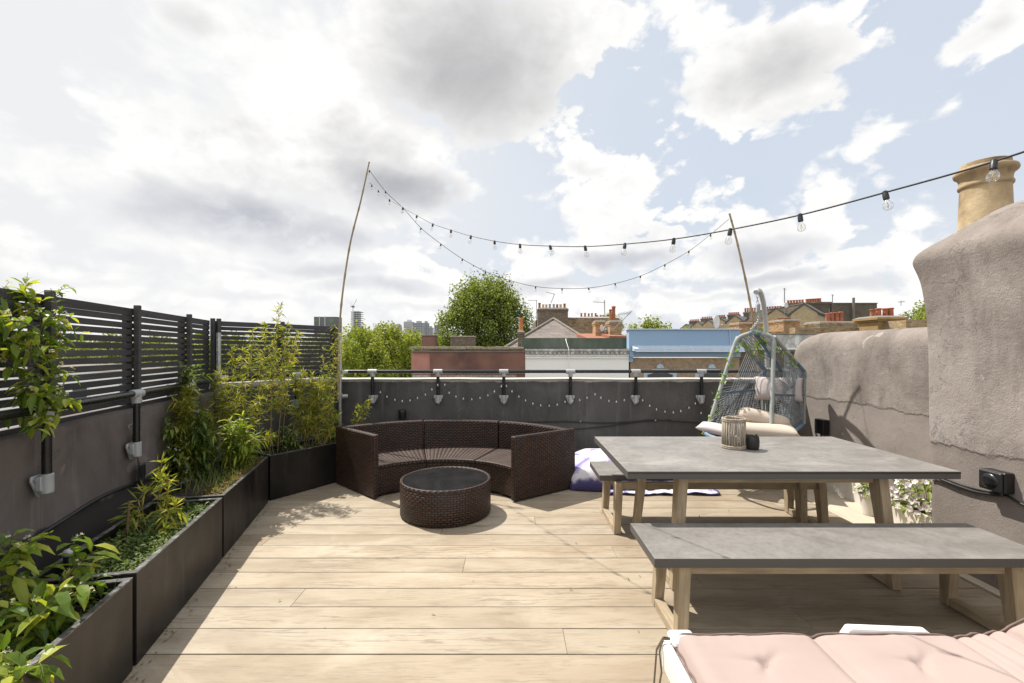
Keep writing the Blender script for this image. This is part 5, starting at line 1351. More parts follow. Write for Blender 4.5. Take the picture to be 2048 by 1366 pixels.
# flower troughs and pot along the foot of the right wall
def wtrough(label, y0, y1, x0, x1, h):
    return trough(label, [(x1, y0), (x1, y1), (x0 + .02, y1), (x0 + .02, y0)], h, h - .04, .02, 'flower_trough', 'offwhite', 'offwhite', 'pale troughs along the right wall')
wtrough('long pale trough under the rendered wall, beyond the flower pot', 4.26, 5.05, 3.30, 3.56, .20)
wtrough('pale trough full of mauve and white flowers tucked behind the chimney breast', 3.32, 3.94, 3.20, 3.58, .19)
t = thing('flower_pot', 'tapered pale pot of small white flowers between the two troughs', 'pot', (3.22, 4.08, 0))
mb = MB(); mb.lathe([(.062, .008), (.085, .165), (.092, .170), (.092, .185), (.080, .185), (.076, .15)], (3.22, 4.08, 0), 22); mb.build('pot_body', M_['offwhite'], t, smooth='auto')
def flowers(label, c, rx, ry, rz, n, nf, seed):
    r = random.Random(seed); t = thing('flowering_plant', label, 'flowers', c); ml, mf, ms = MB(), MB(), MB(); c = Vector(c)
    for _ in range(n):
        v = rvec(r, .35); p = c + Vector((v.x*rx, v.y*ry, abs(v.z)*rz)) * r.uniform(.55, 1)
        leaf(ml, p, (v + rvec(r)*.7).normalized(), (0, 0, 1), r.uniform(.04, .065), r.uniform(.026, .038), .15, .4)
        if r.random() < .2: ms.tube([c + Vector((v.x*rx*.3, v.y*ry*.3, -.03)), p], .002, 4, False)
    for _ in range(nf):
        v = rvec(r, .5); p = c + Vector((v.x*rx, v.y*ry, abs(v.z)*rz)) * r.uniform(.95, 1.1); ax = (v + Vector((-.5, -.6, .2))).normalized(); a = ax.orthogonal().normalized(); b = ax.cross(a); s = r.uniform(.020, .028)
        for k in range(5):
            q = k*2*math.pi/5 + r.random()*.3; leaf(mf, p, a*math.cos(q) + b*math.sin(q) + ax*.25, ax, s, s*.85, .05, .0)
    ms.build('stems', M_['stem'], t, smooth=True, fix=False); ml.build('foliage', LEAF['lime'], t, fix=False); mf.build('blossom', LEAF['mauve'], t, fix=False); return t
flowers('mound of mauve-centred white flowers with lime leaves beside the chimney breast', (3.36, 3.64, .19), .21, .30, .30, 240, 170, 3)
flowers('small white-flowered plant in the tapered pale pot', (3.22, 4.08, .19), .11, .11, .14, 70, 40, 4)
flowers('trailing pale flowers in the long trough beyond the pot', (3.40, 4.62, .18), .12, .36, .12, 150, 80, 6)

# dry bits swept against the planter feet and the sofa
mg = MB(); r = random.Random(44)
for _ in range(150):
    y = r.uniform(1.0, 4.5); x = pf(y)[0] + .012 + abs(r.gauss(0, .035)); blade(mg, (x, y, .004), (r.uniform(-1, 1), r.uniform(-1, 1), .12), r.uniform(.012, .04), r.uniform(.004, .010), .0)
for _ in range(28):
    x, y = r.uniform(-1.9, 2.2), r.uniform(1.9, 5.3); blade(mg, (x, y, .004), (r.uniform(-1, 1), r.uniform(-1, 1), .18), r.uniform(.015, .04), r.uniform(.005, .011), .0)
o = mg.build('leaf_litter', leafmat('dry_leaf', [(0, (.13, .085, .04)), (.5, (.22, .16, .07)), (1, (.32, .26, .10))], .1, .8), None, fix=False); tag(o, 'dry leaf bits scattered on the deck and along the planter feet', 'leaf litter', kind='stuff')
# ================================================================== THE STREET AND SKYLINE
GZ = -9.0
mb = MB(); mb.grid(lambda u, v: Vector((-1800 + 3600*u, -300 + 3300*v, GZ)), 8, 8); struct('ground', mb, pm('city_ground', (.06, .075, .04), (.12, .115, .10), .05, .9, kind='Object', c3=(.05, .07, .035)))
mb = MB(); mb.box((-60, 8.2, GZ - .2), (60, 13.6, GZ + .02)); struct('road', mb, pm('asphalt', (.05, .05, .05), (.065, .065, .063), 2, .9, .3, 60, .005))
mb = MB(); mb.box((-60, 13.6, GZ - .2), (60, 15.9, GZ + .14)); struct('pavement', mb, pm('paving', (.22, .215, .2), (.28, .27, .25), 1.5, .9), bevel=.02)
mb = MB(); mb.box((-3.55, -2.15, GZ), (4.15, 6.28, -.43)); o = mb.build('terrace_building', brickmat('own_brick', (.28, .2, .12), (.22, .15, .09), (.3, .28, .25)), None); tag(o, 'brick building carrying the roof terrace deck', 'building')

B_ = {}
B_['stock'] = brickmat('yellow_stock_brick', (.42, .29, .14), (.22, .145, .075), (.30, .26, .20), stainamt=.7)
B_['stockdark'] = brickmat('sooty_stock_brick', (.20, .145, .095), (.13, .098, .068), (.15, .13, .11), stain=(.45, .42, .4), stainamt=.7)
B_['stockorange'] = brickmat('orange_stock_brick', (.56, .31, .12), (.30, .17, .075), (.32, .26, .19), stainamt=.65)
B_['gable'] = brickmat('pale_yellow_brick', (.56, .43, .245), (.47, .35, .19), (.38, .33, .26), stainamt=.3)
B_['brown'] = brickmat('brown_brick', (.15, .115, .075), (.105, .08, .055), (.15, .13, .11), stainamt=.6)
B_['whitebrick'] = brickmat('white_painted_brick', (.66, .61, .56), (.56, .50, .44), (.34, .27, .22), stain=(.55, .42, .34), stainamt=.55)
B_['tan'] = brickmat('tan_brick', (.36, .245, .15), (.31, .205, .125), (.34, .27, .19), stainamt=.2)
B_['redrender'] = pm('brown_red_render', (.225, .115, .085), (.18, .09, .066), 1.2, .9, .3, 30, .006, c3=(.115, .06, .05))
B_['pinkrender'] = pm('brick_red_paint', (.40, .175, .135), (.46, .23, .18), 3, .9, .3, 30, .006)
B_['whiterender'] = pm('white_render', (.84, .82, .79), (.80, .78, .75), .7, .85, .15, 30, .004)
B_['weatheredwhite'] = pm('weathered_white_moulding', (.50, .485, .46), (.30, .29, .27), 2.4, .9, .4, 24, .008, c3=(.60, .585, .56), stretch=(1.5, 1, 1))
B_['greenfelt'] = pm('green_mineral_felt', (.050, .072, .050), (.075, .095, .072), 1.4, .9, .2, 60, .004, c3=(.11, .125, .105), stretch=(1.6, 1, .35))
B_['bluepaint'] = pm('pale_blue_paint', (.27, .385, .53), (.245, .355, .50), .6, .75, .1, 20, .004)
B_['bluelight'] = pm('chalky_blue_ledge', (.46, .53, .60), (.36, .44, .52), 1.6, .8, .1, 20, .004, stretch=(5, 1, 1))
B_['moss'] = pm('mossy_coping', (.22, .19, .11), (.30, .27, .20), 4, .95, .6, 30, .01, c3=(.17, .17, .06))
B_['slate'] = brickmat('grey_slate', (.20, .165, .145), (.155, .13, .115), (.09, .08, .07), (.3, .16), .008, 'Object', 'xz', stainamt=.4)
B_['slateblue'] = pm('blue_grey_slate', (.075, .072, .07), (.10, .097, .094), 1.5, .8, .3, 20, .01)
B_['terracotta'] = pm('terracotta', (.42, .14, .065), (.33, .105, .05), 5, .8, .3, 40, .004, c3=(.22, .085, .05))
B_['creampot'] = pm('cream_pot', (.50, .42, .25), (.40, .33, .19), 5, .8, .3, 40, .004)
B_['greypot'] = pm('grey_pot', (.33, .33, .33), (.25, .25, .25), 5, .8, .3, 40, .004)
B_['orangepot'] = pm('orange_pot', (.55, .20, .06), (.46, .155, .05), 5, .8, .3, 40, .004)
B_['tile'] = pm('red_clay_tile', (.32, .12, .065), (.22, .085, .05), 5, .9, .5, 12, .02)
B_['tanrender'] = pm('ochre_render', (.33, .215, .085), (.22, .145, .06), 3, .9, .3, 25, .006)
B_['cement'] = pm('cement', (.20, .18, .15), (.14, .125, .105), 4, .95, .5, 30, .008)
B_['mortarcap'] = pm('mortar_flaunching', (.26, .22, .16), (.18, .155, .115), 4, .95, .5, 30, .008)
B_['aerial'] = pm('aerial_alloy', (.30, .30, .30), None, 9, .4, metal=.6)
B_['dish'] = pm('dish_white', (.64, .63, .61), (.54, .53, .51), 6, .6)
B_['pane'] = pm('dark_window_pane', (.03, .035, .04), (.08, .085, .09), .8, .08, spec=.8, rvar=.04)
B_['frame'] = pm('white_window_frame', (.72, .72, .70), (.66, .66, .64), 8, .5)
B_['concrete'] = pm('tower_concrete', (.36, .36, .37), (.31, .31, .32), .04, .9)
B_['towerdark'] = pm('tower_glazing', (.15, .16, .18), (.22, .23, .25), .3, .3)
B_['towerwhite'] = pm('tower_white', (.55, .55, .56), (.48, .48, .49), .05, .9)
B_['wrap'] = pm('grey_sheeting', (.145, .15, .155), (.12, .125, .13), .05, .8)
B_['heart'] = pm('green_heart_banner', (.16, .24, .10), (.13, .20, .085), .1, .8)
B_['bark'] = pm('bark', (.09, .07, .05), (.06, .05, .04), 6, .95, .8, 30, .02)

def X(px, Y): return (px - 1024) * Y / F
def Z(py, Y): return CH - (py - 700) * Y / F
def part(name, mat, parent, fn, **k):
    m = MB(); fn(m); return m.build(name, B_[mat], parent, **k)
def bx(a, b): return lambda m: m.box(a, b)

# ---- red building
FY = 16.0
t = thing('red_building', 'low building with brick-red rendered parapet and white-painted brick across the street', 'building', (X(936, FY), 19, GZ))
z1 = Z(699, FY); zb = Z(748, FY); xl_, xr0 = X(822, FY), X(1050, FY)
part('wall', 'whitebrick', t, bx((xl_ + .02, FY + .14, GZ), (xr0 - .02, 24, zb + .05)))
part('parapet', 'redrender', t, bx((X(860, FY), FY, zb), (xr0, FY + .4, z1)))
part('parapet_panel', 'pinkrender', t, bx((xl_, FY + .05, zb), (X(860, FY) - .004, FY + .4, z1 - .06)))
for a, b in ((860, 873), (1035, 1050)): part('pilaster', 'redrender', t, bx((X(a, FY) + .01, FY + .04, GZ), (X(b, FY) - .004, FY + .14, zb - .002)))
part('coping', 'moss', t, lambda m: [m.box((xl_ - .05 + i*.502, FY - .06, z1 + rnd.uniform(-.006, .008)), (xl_ - .05 + i*.502 + .497, FY + .46, z1 + .10 + rnd.uniform(-.012, .01))) for i in range(8)], bevel=.02)
part('string_course', 'cement', t, bx((xl_ + .01, FY - .03, z1 - .10), (xr0 - .002, FY + .02, z1 - .04)), bevel=.01)
part('roof', 'slateblue', t, bx((xl_ + .03, FY + .41, zb + .052), (xr0 - .03, 23.9, z1 - .5)))
c1 = thing('roof_chimney', 'squat dark brown rendered chimney stub on the red building', 'chimney', (X(859, 19), 19, z1 - .5), 'chimney stubs on the red building')
part('stack', 'redrender', c1, bx((X(846, 19), 18.7, z1 - .55), (X(873, 19), 19.3, Z(673, 19))), bevel=.03)
part('cap', 'cement', c1, bx((X(845.5, 19), 18.68, Z(673, 19) + .002), (X(873.5, 19), 19.32, Z(670, 19))), bevel=.02)
c1 = thing('roof_chimney', 'wide mossy brick chimney stub on the red building below the big tree', 'chimney', (X(926, 19), 19, z1 - .5), 'chimney stubs on the red building')
part('stack', 'stockdark', c1, bx((X(903, 19), 18.6, z1 - .55), (X(950, 19), 19.4, Z(675.5, 19))), bevel=.02)
part('cap', 'moss', c1, bx((X(902, 19), 18.56, Z(675.5, 19) + .002), (X(951, 19), 19.44, Z(672.5, 19))), bevel=.02)

# ---- white building with felt parapet
t = thing('white_building', 'white rendered building with weathered cornice and green felt upstand', 'building', (X(1155, FY), 19, GZ))
xa, xb = X(1050, FY) + .006, X(1258, FY)
part('wall', 'whiterender', t, bx((xa, FY + .02, GZ), (xb - .004, 24, Z(706, FY))))
part('cornice', 'weatheredwhite', t, lambda m: [m.box((xa, FY - .10, Z(703, FY)), (xb - .006, FY + .5, Z(698, FY))), m.box((xa, FY - .05, Z(707, FY)), (xb - .006, FY + .3, Z(703, FY) - .003))] + [m.box((xa + .05 + i*.155, FY - .085, Z(708.5, FY)), (xa + .15 + i*.155, FY + .01, Z(703.4, FY))) for i in range(23)], bevel=.008, seg=1)
part('moulding', 'whiterender', t, lambda m: [m.box((xa, FY - .03, Z(y + 2, FY)), (xb - .008, FY + .1, Z(y, FY))) for y in (710.5, 715)], bevel=.01)
part('felt_upstand', 'greenfelt', t, bx((X(1043, FY + .5), FY + .5, Z(697, FY + .5)), (X(1259, FY + .5), FY + .8, Z(676, FY + .5))))
part('roof', 'slateblue', t, bx((xa + .02, FY + .81, Z(706, FY) - .01), (xb - .02, 23.8, Z(690, FY))))
def cab(m): m.tube([(X(1132, FY+.45), FY + .47, Z(677, FY)), (X(1134.5, FY), FY + .4, Z(680, FY)), (X(1136.5, FY), FY - .12, Z(698, FY)), (X(1137.5, FY), FY - .08, Z(712, FY)), (X(1138, FY), FY + .005, Z(745, FY)), (X(1138, FY), FY + .005, Z(800, FY))], .011, 6)
o = part('aerial_lead', 'whiterender', None, cab, smooth=True); tag(o, 'white aerial lead hanging down the front of the white building', 'cable')

# ---- blue-topped building
t = thing('blue_building', 'brick building with pale blue parapet, cornice and window surrounds', 'building', (X(1370, FY), 19, GZ))
xa, xb = X(1258, FY) + .004, X(1481, FY)
part('wall', 'tan', t, bx((xa + .06, FY + .06, GZ), (xb - .01, 24, Z(716, FY))))
part('parapet', 'bluepaint', t, bx((xa, FY + .02, Z(697, FY)), (xb, FY + .35, Z(660, FY))))
part('coping', 'bluelight', t, bx((xa - .05, FY - .03, Z(660, FY) + .002), (xb + .04, FY + .40, Z(657.5, FY))), bevel=.01)
part('frieze', 'bluepaint', t, bx((xa, FY, Z(714, FY)), (xb, FY + .055, Z(697, FY) - .003)))
part('cornice', 'bluelight', t, lambda m: m.prism([(X(1264, FY), FY - .004, Z(702, FY)), (X(1264, FY), FY - .30, Z(702, FY)), (X(1264, FY), FY - .28, Z(694.5, FY) - .05), (X(1264, FY), FY + .016, Z(691, FY))], (xb - X(1264, FY) - .01, 0, 0)))
part('cornice_lip', 'whiterender', t, bx((X(1267, FY), FY - .32, Z(703.4, FY)), (xb, FY - .006, Z(702, FY) - .003)))
part('corner_block', 'bluepaint', t, lambda m: [m.box((xa + .002, FY + .004, Z(724, FY)), (X(1266, FY), FY + .06, Z(714, FY) - .002)), m.box((xa + .002, FY - .08, Z(714, FY) + .002), (X(1267, FY), FY - .002, Z(704.6, FY)))])
part('rainwater_lead', 'bluelight', t, lambda m: m.tube([(X(1459, FY), FY - .01, Z(659, FY)), (X(1461, FY), FY + .01, Z(692, FY))], .018, 6))
for px in (1321, 1424):
    w = part('window', 'bluelight', t, lambda m: [m.prism([(X(px + dx, FY), FY + .02, Z(y, FY)) for dx, y in ((-33, 800), (-33, 746), (-26, 741.5), (-14, 738.5), (0, 737.5), (14, 738.5), (26, 741.5), (33, 746), (33, 800), (26, 800), (26, 750), (14, 746.5), (0, 745.5), (-14, 746.5), (-26, 750), (-26, 800))], (0, .06, 0))], bevel=.01)
    part('pediment_fan', 'bluelight', w, lambda m: m.prism([(X(px, FY) + .13*math.cos(a), FY + .0, Z(736.8, FY) + .16*math.sin(a)) for a in [math.pi*i/10 for i in range(11)]], (0, .055, 0)), world=False, bevel=.012)
    part('frame', 'frame', w, lambda m: [m.box((X(px, FY) - .44, FY + .062, Z(y + 1.5, FY)), (X(px, FY) + .44, FY + .10, Z(y, FY))) for y in (748.6, 778)] + [m.box((X(px, FY) + dx - .018, FY + .066, Z(800, FY)), (X(px, FY) + dx + .018, FY + .104, Z(750.3, FY))) for dx in (-.43, -.15, .15, .43)], world=False)
    part('pane', 'pane', w, bx((X(px, FY) - .43, FY + .055, Z(800, FY)), (X(px, FY) + .43, FY + .0615, Z(746.2, FY))), world=False)
for ch in t.children:
    if ch.name.startswith('window'):
        for g in ch.children: g.location = -Vector(t.location)
# ---- grey-topped building at the right end
t = thing('grey_building', 'plain building with whitish-grey parapet to the right of the blue one', 'building', (X(1560, FY), 19, GZ))
xa, xb = X(1481, FY) + .006, X(1700, FY)
part('parapet', 'weatheredwhite', t, bx((xa, FY + .6, Z(703, FY)), (xb, FY + .95, Z(668, FY))))
part('coping', 'cement', t, bx((xa, FY + .56, Z(668, FY) + .002), (xb, FY + 1.0, Z(666, FY))), bevel=.01)
part('ledge', 'whiterender', t, bx((xa, FY + .35, Z(699, FY)), (xb, FY + .598, Z(696, FY))))
part('wall', 'stockdark', t, bx((xa, FY + .61, GZ), (xb - .01, 24, Z(703, FY) - .003)))

# ---- chimneys
POT = {}
def pot(m, x, y, z, r, h):
    m.lathe([(r*.98, 0), (r*.92, h*.12), (r*.84, h*.5), (r*.82, h*.80), (r*.86, h*.84), (r*1.0, h*.87), (r*1.02, h*.97), (r*.9, h), (r*.7, h), (r*.66, h*.6)], (x, y, z), 14)
def chimney(label, px0, px1, ytop, Y, depth, pots, mat='stock', group=None, zb=None, capm='cement', name='brick_chimney', over=.035):
    """pots: (px centre, top pixel, width in pixels, material)"""
    x0, x1, zt = X(px0, Y), X(px1, Y), Z(ytop, Y)
    t = thing(name, label, 'chimney', ((x0 + x1)/2, Y + depth/2, GZ if zb is None else zb), group)
    zz = zt - 3.2 if zb is None else zb
    part('stack', mat, t, bx((x0, Y, zz), (x1, Y + depth, zt - .22)))
    part('corbel', mat, t, lambda m: [m.box((x0 - over*.5, Y - over*.5, zt - .218), (x1 + over*.5, Y + depth + over*.5, zt - .15)), m.box((x0 - over, Y - over, zt - .148), (x1 + over, Y + depth + over, zt - .06))], bevel=.006, seg=1)
    part('cap', capm, t, lambda m: m.hexa([(x0 - over, Y - over, zt - .058), (x1 + over, Y - over, zt - .058), (x1 + over, Y + depth + over, zt - .058), (x0 - over, Y + depth + over, zt - .058)], [(x0 + .05, Y + .05, zt + .02), (x1 - .05, Y + .05, zt + .02), (x1 - .05, Y + depth - .05, zt + .02), (x0 + .05, Y + depth - .05, zt + .02)]))
    for (pc, pt, pw, pm_) in pots:
        m = MB(); pot(m, X(pc, Y), Y + depth/2, zt - .01, pw / 2 * Y / F, Z(pt, Y) - zt + .01); m.build('chimney_pot', B_[pm_], t, smooth='auto', angle=50)
    return t
chimney('thin stepped chimney with one tall orange pot at the edge of the white building', 1036, 1048, 661, 17.6, .5, [(1042.5, 635.5, 9.5, 'orangepot')], 'stockdark', over=.04, capm='cement')
chimney('broad sooty chimney with a row of eight mixed pots behind the slate roof', 1076, 1136, 616, 27, 1.0, [(1080, 604, 5.6, 'terracotta'), (1087.5, 607, 5.2, 'creampot'), (1094, 607, 5.2, 'creampot'), (1101, 606.5, 5.2, 'greypot'), (1109, 606.5, 5.2, 'greypot'), (1116, 607, 5.2, 'terracotta'), (1123, 607, 5.6, 'creampot'), (1131, 605.5, 5.6, 'terracotta')], 'stockdark')
chimney('small orange brick chimney stub carrying two satellite dishes', 1191, 1211, 641, 20, .7, [(1200, 637, 5, 'cement')], 'stockorange')
chimney('stout brick chimney with two tall red pots next to the aerial', 1220, 1243, 641, 19, .8, [(1225, 617, 6, 'terracotta'), (1231.5, 610.5, 8.2, 'terracotta')], 'stock')
chimney('brick chimney with flat low pots directly behind the hanging chair pole', 1478, 1541, 645, 30, 1.4, [(p, 641, 8, 'terracotta') for p in (1492, 1503, 1514, 1525)], 'stockorange')
chimney('bright orange brick chimney with low pots left of the dark long building', 1567, 1599, 639, 26, 1.5, [(p, 634.5, 8, 'terracotta') for p in (1575, 1583, 1591)], 'stockorange')
chimney('weathered brick chimney with four slim red pots in front of the dark building', 1640, 1712, 643, 24, 1.3, [(1672, 624.5, 9, 'terracotta'), (1681.5, 623, 8.5, 'terracotta'), (1690, 622.5, 8.5, 'terracotta'), (1699.5, 621.5, 9.5, 'terracotta')], 'stock')
chimney('ochre rendered chimney with four fat red pots nearest the chimney breast', 1756, 1806, 632, 18, 1.1, [(1767, 616, 10.5, 'terracotta'), (1779.5, 614, 11, 'terracotta'), (1793, 614, 11, 'terracotta'), (1804.5, 613, 11.5, 'terracotta')], 'tanrender', over=.12)
part_wall = MB(); part_wall.box((X(1812, 17), 17, -3), (X(1900, 17), 18, Z(640, 17))); o = part_wall.build('brick_parapet', B_['stock'], None); tag(o, 'short stepped brick parapet between the fat red pots and the big chimney breast', 'wall')
mb = MB(); mb.box((X(1590, 19), 19, -3), (X(1760, 19), 19.4, Z(655, 19))); o = mb.build('brick_parapet', B_['stock'], None); tag(o, 'long brick party parapet running behind the low rendered wall', 'wall')
mb = MB(); mb.box((X(1470, 21), 21, -3), (X(1588, 21), 21.4, Z(663, 21))); o = mb.build('brick_parapet', B_['stockorange'], None); tag(o, 'orange brick garden parapet behind the hanging chair top', 'wall')

# ---- slate hipped house and its neighbours
t = thing('slate_house', 'house with brown-grey slate hipped roof behind the white building', 'house', (X(1107, 23), 24, GZ))
part('wall', 'stock', t, bx((X(1030, 20.6), 20.7, GZ), (X(1170, 20.6), 30, Z(694, 20.6))))
ap = Vector((X(1107, 24), 24, Z(638, 24))); rb = Vector((ap.x, 33, ap.z)); e0 = Vector((X(1008, 20.3), 20.3, Z(697, 20.3))); e1 = Vector((X(1196, 20.3), 20.3, Z(694, 20.3)))
part('roof', 'slate', t, lambda m: m.add([e0, e1, ap, rb, (e1.x, 33, e1.z), (e0.x, 33, e0.z)], [(0, 1, 2), (1, 4, 3, 2), (0, 2, 3, 5), (5, 3, 4), (0, 5, 4, 1)]))
part('hip_tile', 'cement', t, lambda m: [m.tube([e0 + Vector((0, 0, .03)), ap + Vector((0, 0, .03))], .07, 6), m.tube([e1 + Vector((0, 0, .03)), ap + Vector((0, 0, .03))], .07, 6)])
part('gutter', 'stockdark', t, bx((e0.x + .02, e0.y - .12, e0.z - .12), (e1.x - .02, e0.y - .004, e0.z)))
t = thing('brick_house', 'taller brick house with straight white-capped parapet behind the slate roof', 'house', (X(1190, 28), 29, GZ))
part('wall', 'stock', t, bx((X(1136, 28), 28, GZ), (X(1237, 28), 34, Z(636.5, 28))))
part('coping', 'whiterender', t, bx((X(1135, 28), 27.95, Z(636.5, 28) + .003), (X(1238, 28), 34.05, Z(634, 28))), bevel=.02)
part('stack_base', 'stockdark', t, bx((X(1072, 27.9), 28.1, GZ), (X(1136, 28) - .01, 33, Z(640, 28))))
chimney('distant row of short red pots above the white-capped parapet', 1160, 1236, 633.5, 36, 1.2, [(1165, 625, 4.2, 'terracotta'), (1172.5, 624.5, 4.4, 'terracotta'), (1180, 625.5, 4.2, 'terracotta'), (1186.5, 625, 4, 'terracotta'), (1194, 625, 4.2, 'terracotta'), (1197.5, 629, 4, 'terracotta'), (1204, 629, 4, 'terracotta'), (1211, 629, 4, 'terracotta'), (1218, 629, 4, 'terracotta'), (1228, 629, 4, 'terracotta')], 'stockdark', name='chimney_row')
t = thing('tiled_roof', 'patch of red clay tiled roof between the dishes and the blue parapet', 'roof', (X(1215, 18.5), 18.5, GZ))
part('tiles', 'tile', t, lambda m: [m.hexa([(X(a, 18.2), 18.2, Z(686, 18)), (X(b, 18.2), 18.2, Z(686, 18)), (X(b, 18.2), 22, Z(686, 18)), (X(a, 18.2), 22, Z(686, 18))], [(X(a, 18.2), 18.2, Z(y + 4, 18.2)), (X(b, 18.2), 18.2, Z(y + 4, 18.2)), (X(b, 18.2), 22, Z(y - 6, 22)), (X(a, 18.2), 22, Z(y - 6, 22))]) for a, b, y in ((1178, 1218, 673), (1218.3, 1257, 668))])
part('wall', 'stock', t, bx((X(1180, 18.3), 18.4, GZ), (X(1256, 18.3), 22, Z(686.5, 18))))

# ---- terrace of yellow brick gables marching away to the left
gab = [(1582, 1634, 609, 47), (1527, 1578, 617.5, 54), (1489, 1528, 629, 62), (1451, 1489, 632, 70), (1428, 1456, 638, 80), (1404, 1430, 641, 90), (1382, 1408, 644, 100), (1360, 1384, 649, 112)]
labs = ['nearest yellow brick gable house, half hidden by the dark long building', 'second yellow brick gable house with the clear slate slope', 'third yellow brick gable house just right of the chair chain', 'fourth gable house of the terrace with six red pots above it', 'fifth gable house of the terrace right behind the white dish', 'sixth smaller gable house left of the white dish', 'seventh far gable house of the receding terrace', 'farthest tiny gable house at the left end of the terrace']
stk = [(1610, 1640, 603), (1572, 1606, 605), (1530, 1562, 617), (1486, 1516, 623), (1454, 1478, 628), (1428, 1450, 633), (1400, 1424, 636), (1377, 1398, 641)]
for k, ((a, b, yt, Y), lab, (s0, s1, sy)) in enumerate(zip(gab, labs, stk)):
    t = thing('gable_house', lab, 'house', (X((a+b)/2, Y), Y, GZ), 'terrace of yellow brick gable houses')
    xm = X((a+b)/2, Y); hw = (X(b, Y) - X(a, Y)) / 2 / 1.14; xa, xb, zt = xm - hw, xm + hw, Z(yt, Y); ze = zt - (xb - xa) * .40
    part('wall', 'gable', t, lambda m: m.prism([(xa, Y, GZ), (xb, Y, GZ), (xb, Y, ze), (xm, Y, zt), (xa, Y, ze)], (0, 5.8, 0)))
    part('roof', 'slateblue', t, lambda m: [m.hexa([(xa - .2, Y - .1, ze - .1), (xm, Y - .1, zt + .02), (xm, Y + 6, zt + .02), (xa - .2, Y + 6, ze - .1)], [(xa - .2, Y - .1, ze + .06), (xm, Y - .1, zt + .18), (xm, Y + 6, zt + .18), (xa - .2, Y + 6, ze + .06)]), m.hexa([(xm, Y - .1, zt + .02), (xb + .2, Y - .1, ze - .1), (xb + .2, Y + 6, ze - .1), (xm, Y + 6, zt + .02)], [(xm, Y - .1, zt + .18), (xb + .2, Y - .1, ze + .06), (xb + .2, Y + 6, ze + .06), (xm, Y + 6, zt + .18)])])
    mr = part('main_roof', 'slateblue', t, lambda m: m.hexa([(xa - (xb-xa)*.3, Y + 5.9, ze - .8), (xb + (xb-xa)*.3, Y + 5.9, ze - .8), (xb + (xb-xa)*.3, Y + 11, ze - .8), (xa - (xb-xa)*.3, Y + 11, ze - .8)], [(xa - (xb-xa)*.3, Y + 6.0, ze + .2), (xb + (xb-xa)*.3, Y + 6.0, ze + .2), (xb + (xb-xa)*.3, Y + 9, zt - .1), (xa - (xb-xa)*.3, Y + 9, zt - .1)]))
    Yc = Y + 8; sz = Z(sy + 1, Yc); lc = Matrix.Rotation(R(42), 2) @ Vector((X((s0+s1)/2, Yc) - xm, Yc - Y)); sw = (s1 - s0) * Yc / F / 2 / 1.14; sx0, sx1 = xm + lc.x - sw, xm + lc.x + sw; Yc = Y + lc.y
    part('chimney', 'stockdark', t, lambda m: [m.box((sx0, Yc, GZ + 9), (sx1, Yc + 1.0, sz - .25)), m.box((sx0 - .08, Yc - .08, sz - .248), (sx1 + .08, Yc + 1.08, sz))])
    n = 6
    for i in range(n):
        m = MB(); pot(m, sx0 + (sx1 - sx0) * (i + .5) / n, Yc + .5, sz, .17, .75 if k == 3 else .45); m.build('chimney_pot', B_['terracotta'], t, smooth='auto')
    w = part('window', 'frame', t, bx((xm + (xb-xa)*.12, Y - .04, ze - 2.0), (xm + (xb-xa)*.32, Y + .05, ze - .9)))
    part('pane', 'pane', w, bx((xm + (xb-xa)*.14 - t.location.x, Y - .05 - t.location.y, ze - 1.93 - GZ), (xm + (xb-xa)*.30 - t.location.x, Y - .041 - t.location.y, ze - .97 - GZ)), world=False)
    t.rotation_euler.z = R(-42)

t = thing('dark_building', 'long dark brown flat-roofed brick block with a narrow slit window', 'building', (X(1683, 50), 55, GZ))
part('wall', 'brown', t, bx((X(1612, 50), 50, GZ), (X(1754, 50), 62, Z(607, 50))))
part('coping', 'cement', t, bx((X(1611, 50), 49.9, Z(607, 50) + .004), (X(1755, 50), 62.1, Z(605.6, 50))))
part('roof_unit', 'stockdark', t, bx((X(1633, 52), 52, Z(606, 52)), (X(1664, 52), 55, Z(603.5, 52))))
part('slit_window', 'pane', t, bx((X(1656, 50), 49.95, Z(641, 50)), (X(1660, 50), 50.01, Z(618, 50))))
part('pilaster', 'brown', t, bx((X(1661, 50), 49.8, GZ), (X(1666, 50), 49.99, Z(607.5, 50))))
part('flue', 'cement', t, lambda m: m.tube([(X(1703, 50), 49.7, Z(640, 50)), (X(1703, 50), 49.7, Z(596, 50))], .13, 8))

# ---- dishes and aerials
def dish(label, px, py, Y, rx, rz, ang, mast):
    t = thing('satellite_dish', label, 'satellite dish', tuple(P(px, py, Y)), 'satellite dishes'); c = P(px, py, Y)
    m = MB(); M = Matrix.Rotation(ang, 3, 'Z')
    prof = [(k/6, .20 * (k/6)**2) for k in range(7)]
    vs = [c + M @ Vector((rx * r * math.cos(a), .3 * rx - rx * .9 * z - .05, rz * r * math.sin(a))) * 1.0 for (r, z) in prof[1:] for a in [2*math.pi*i/20 for i in range(20)]]
    fs = [(j*20+i, j*20+(i+1) % 20, (j+1)*20+(i+1) % 20, (j+1)*20+i) for j in range(5) for i in range(20)] + [tuple(range(20))]
    m.add(vs, fs); o = m.build('reflector', B_['dish'], t, smooth=True); s_ = o.modifiers.new('thickness', 'SOLIDIFY'); s_.thickness = .012
    m = MB(); q = c + M @ Vector((0, -.34, -rz*.6)); m.tube([c + M @ Vector((0, 0, -rz)), q], .012, 6); m.tube([q, q + M @ Vector((0, .08, .05))], .03, 8); m.build('feed_arm', B_['aerial'], t)
    m = MB(); m.tube([c + Vector((0, .12, 0)), c + Vector((0, .25, -.1)), c + Vector((0, .25, -mast))], .02, 6); m.build('bracket', B_['aerial'], t)
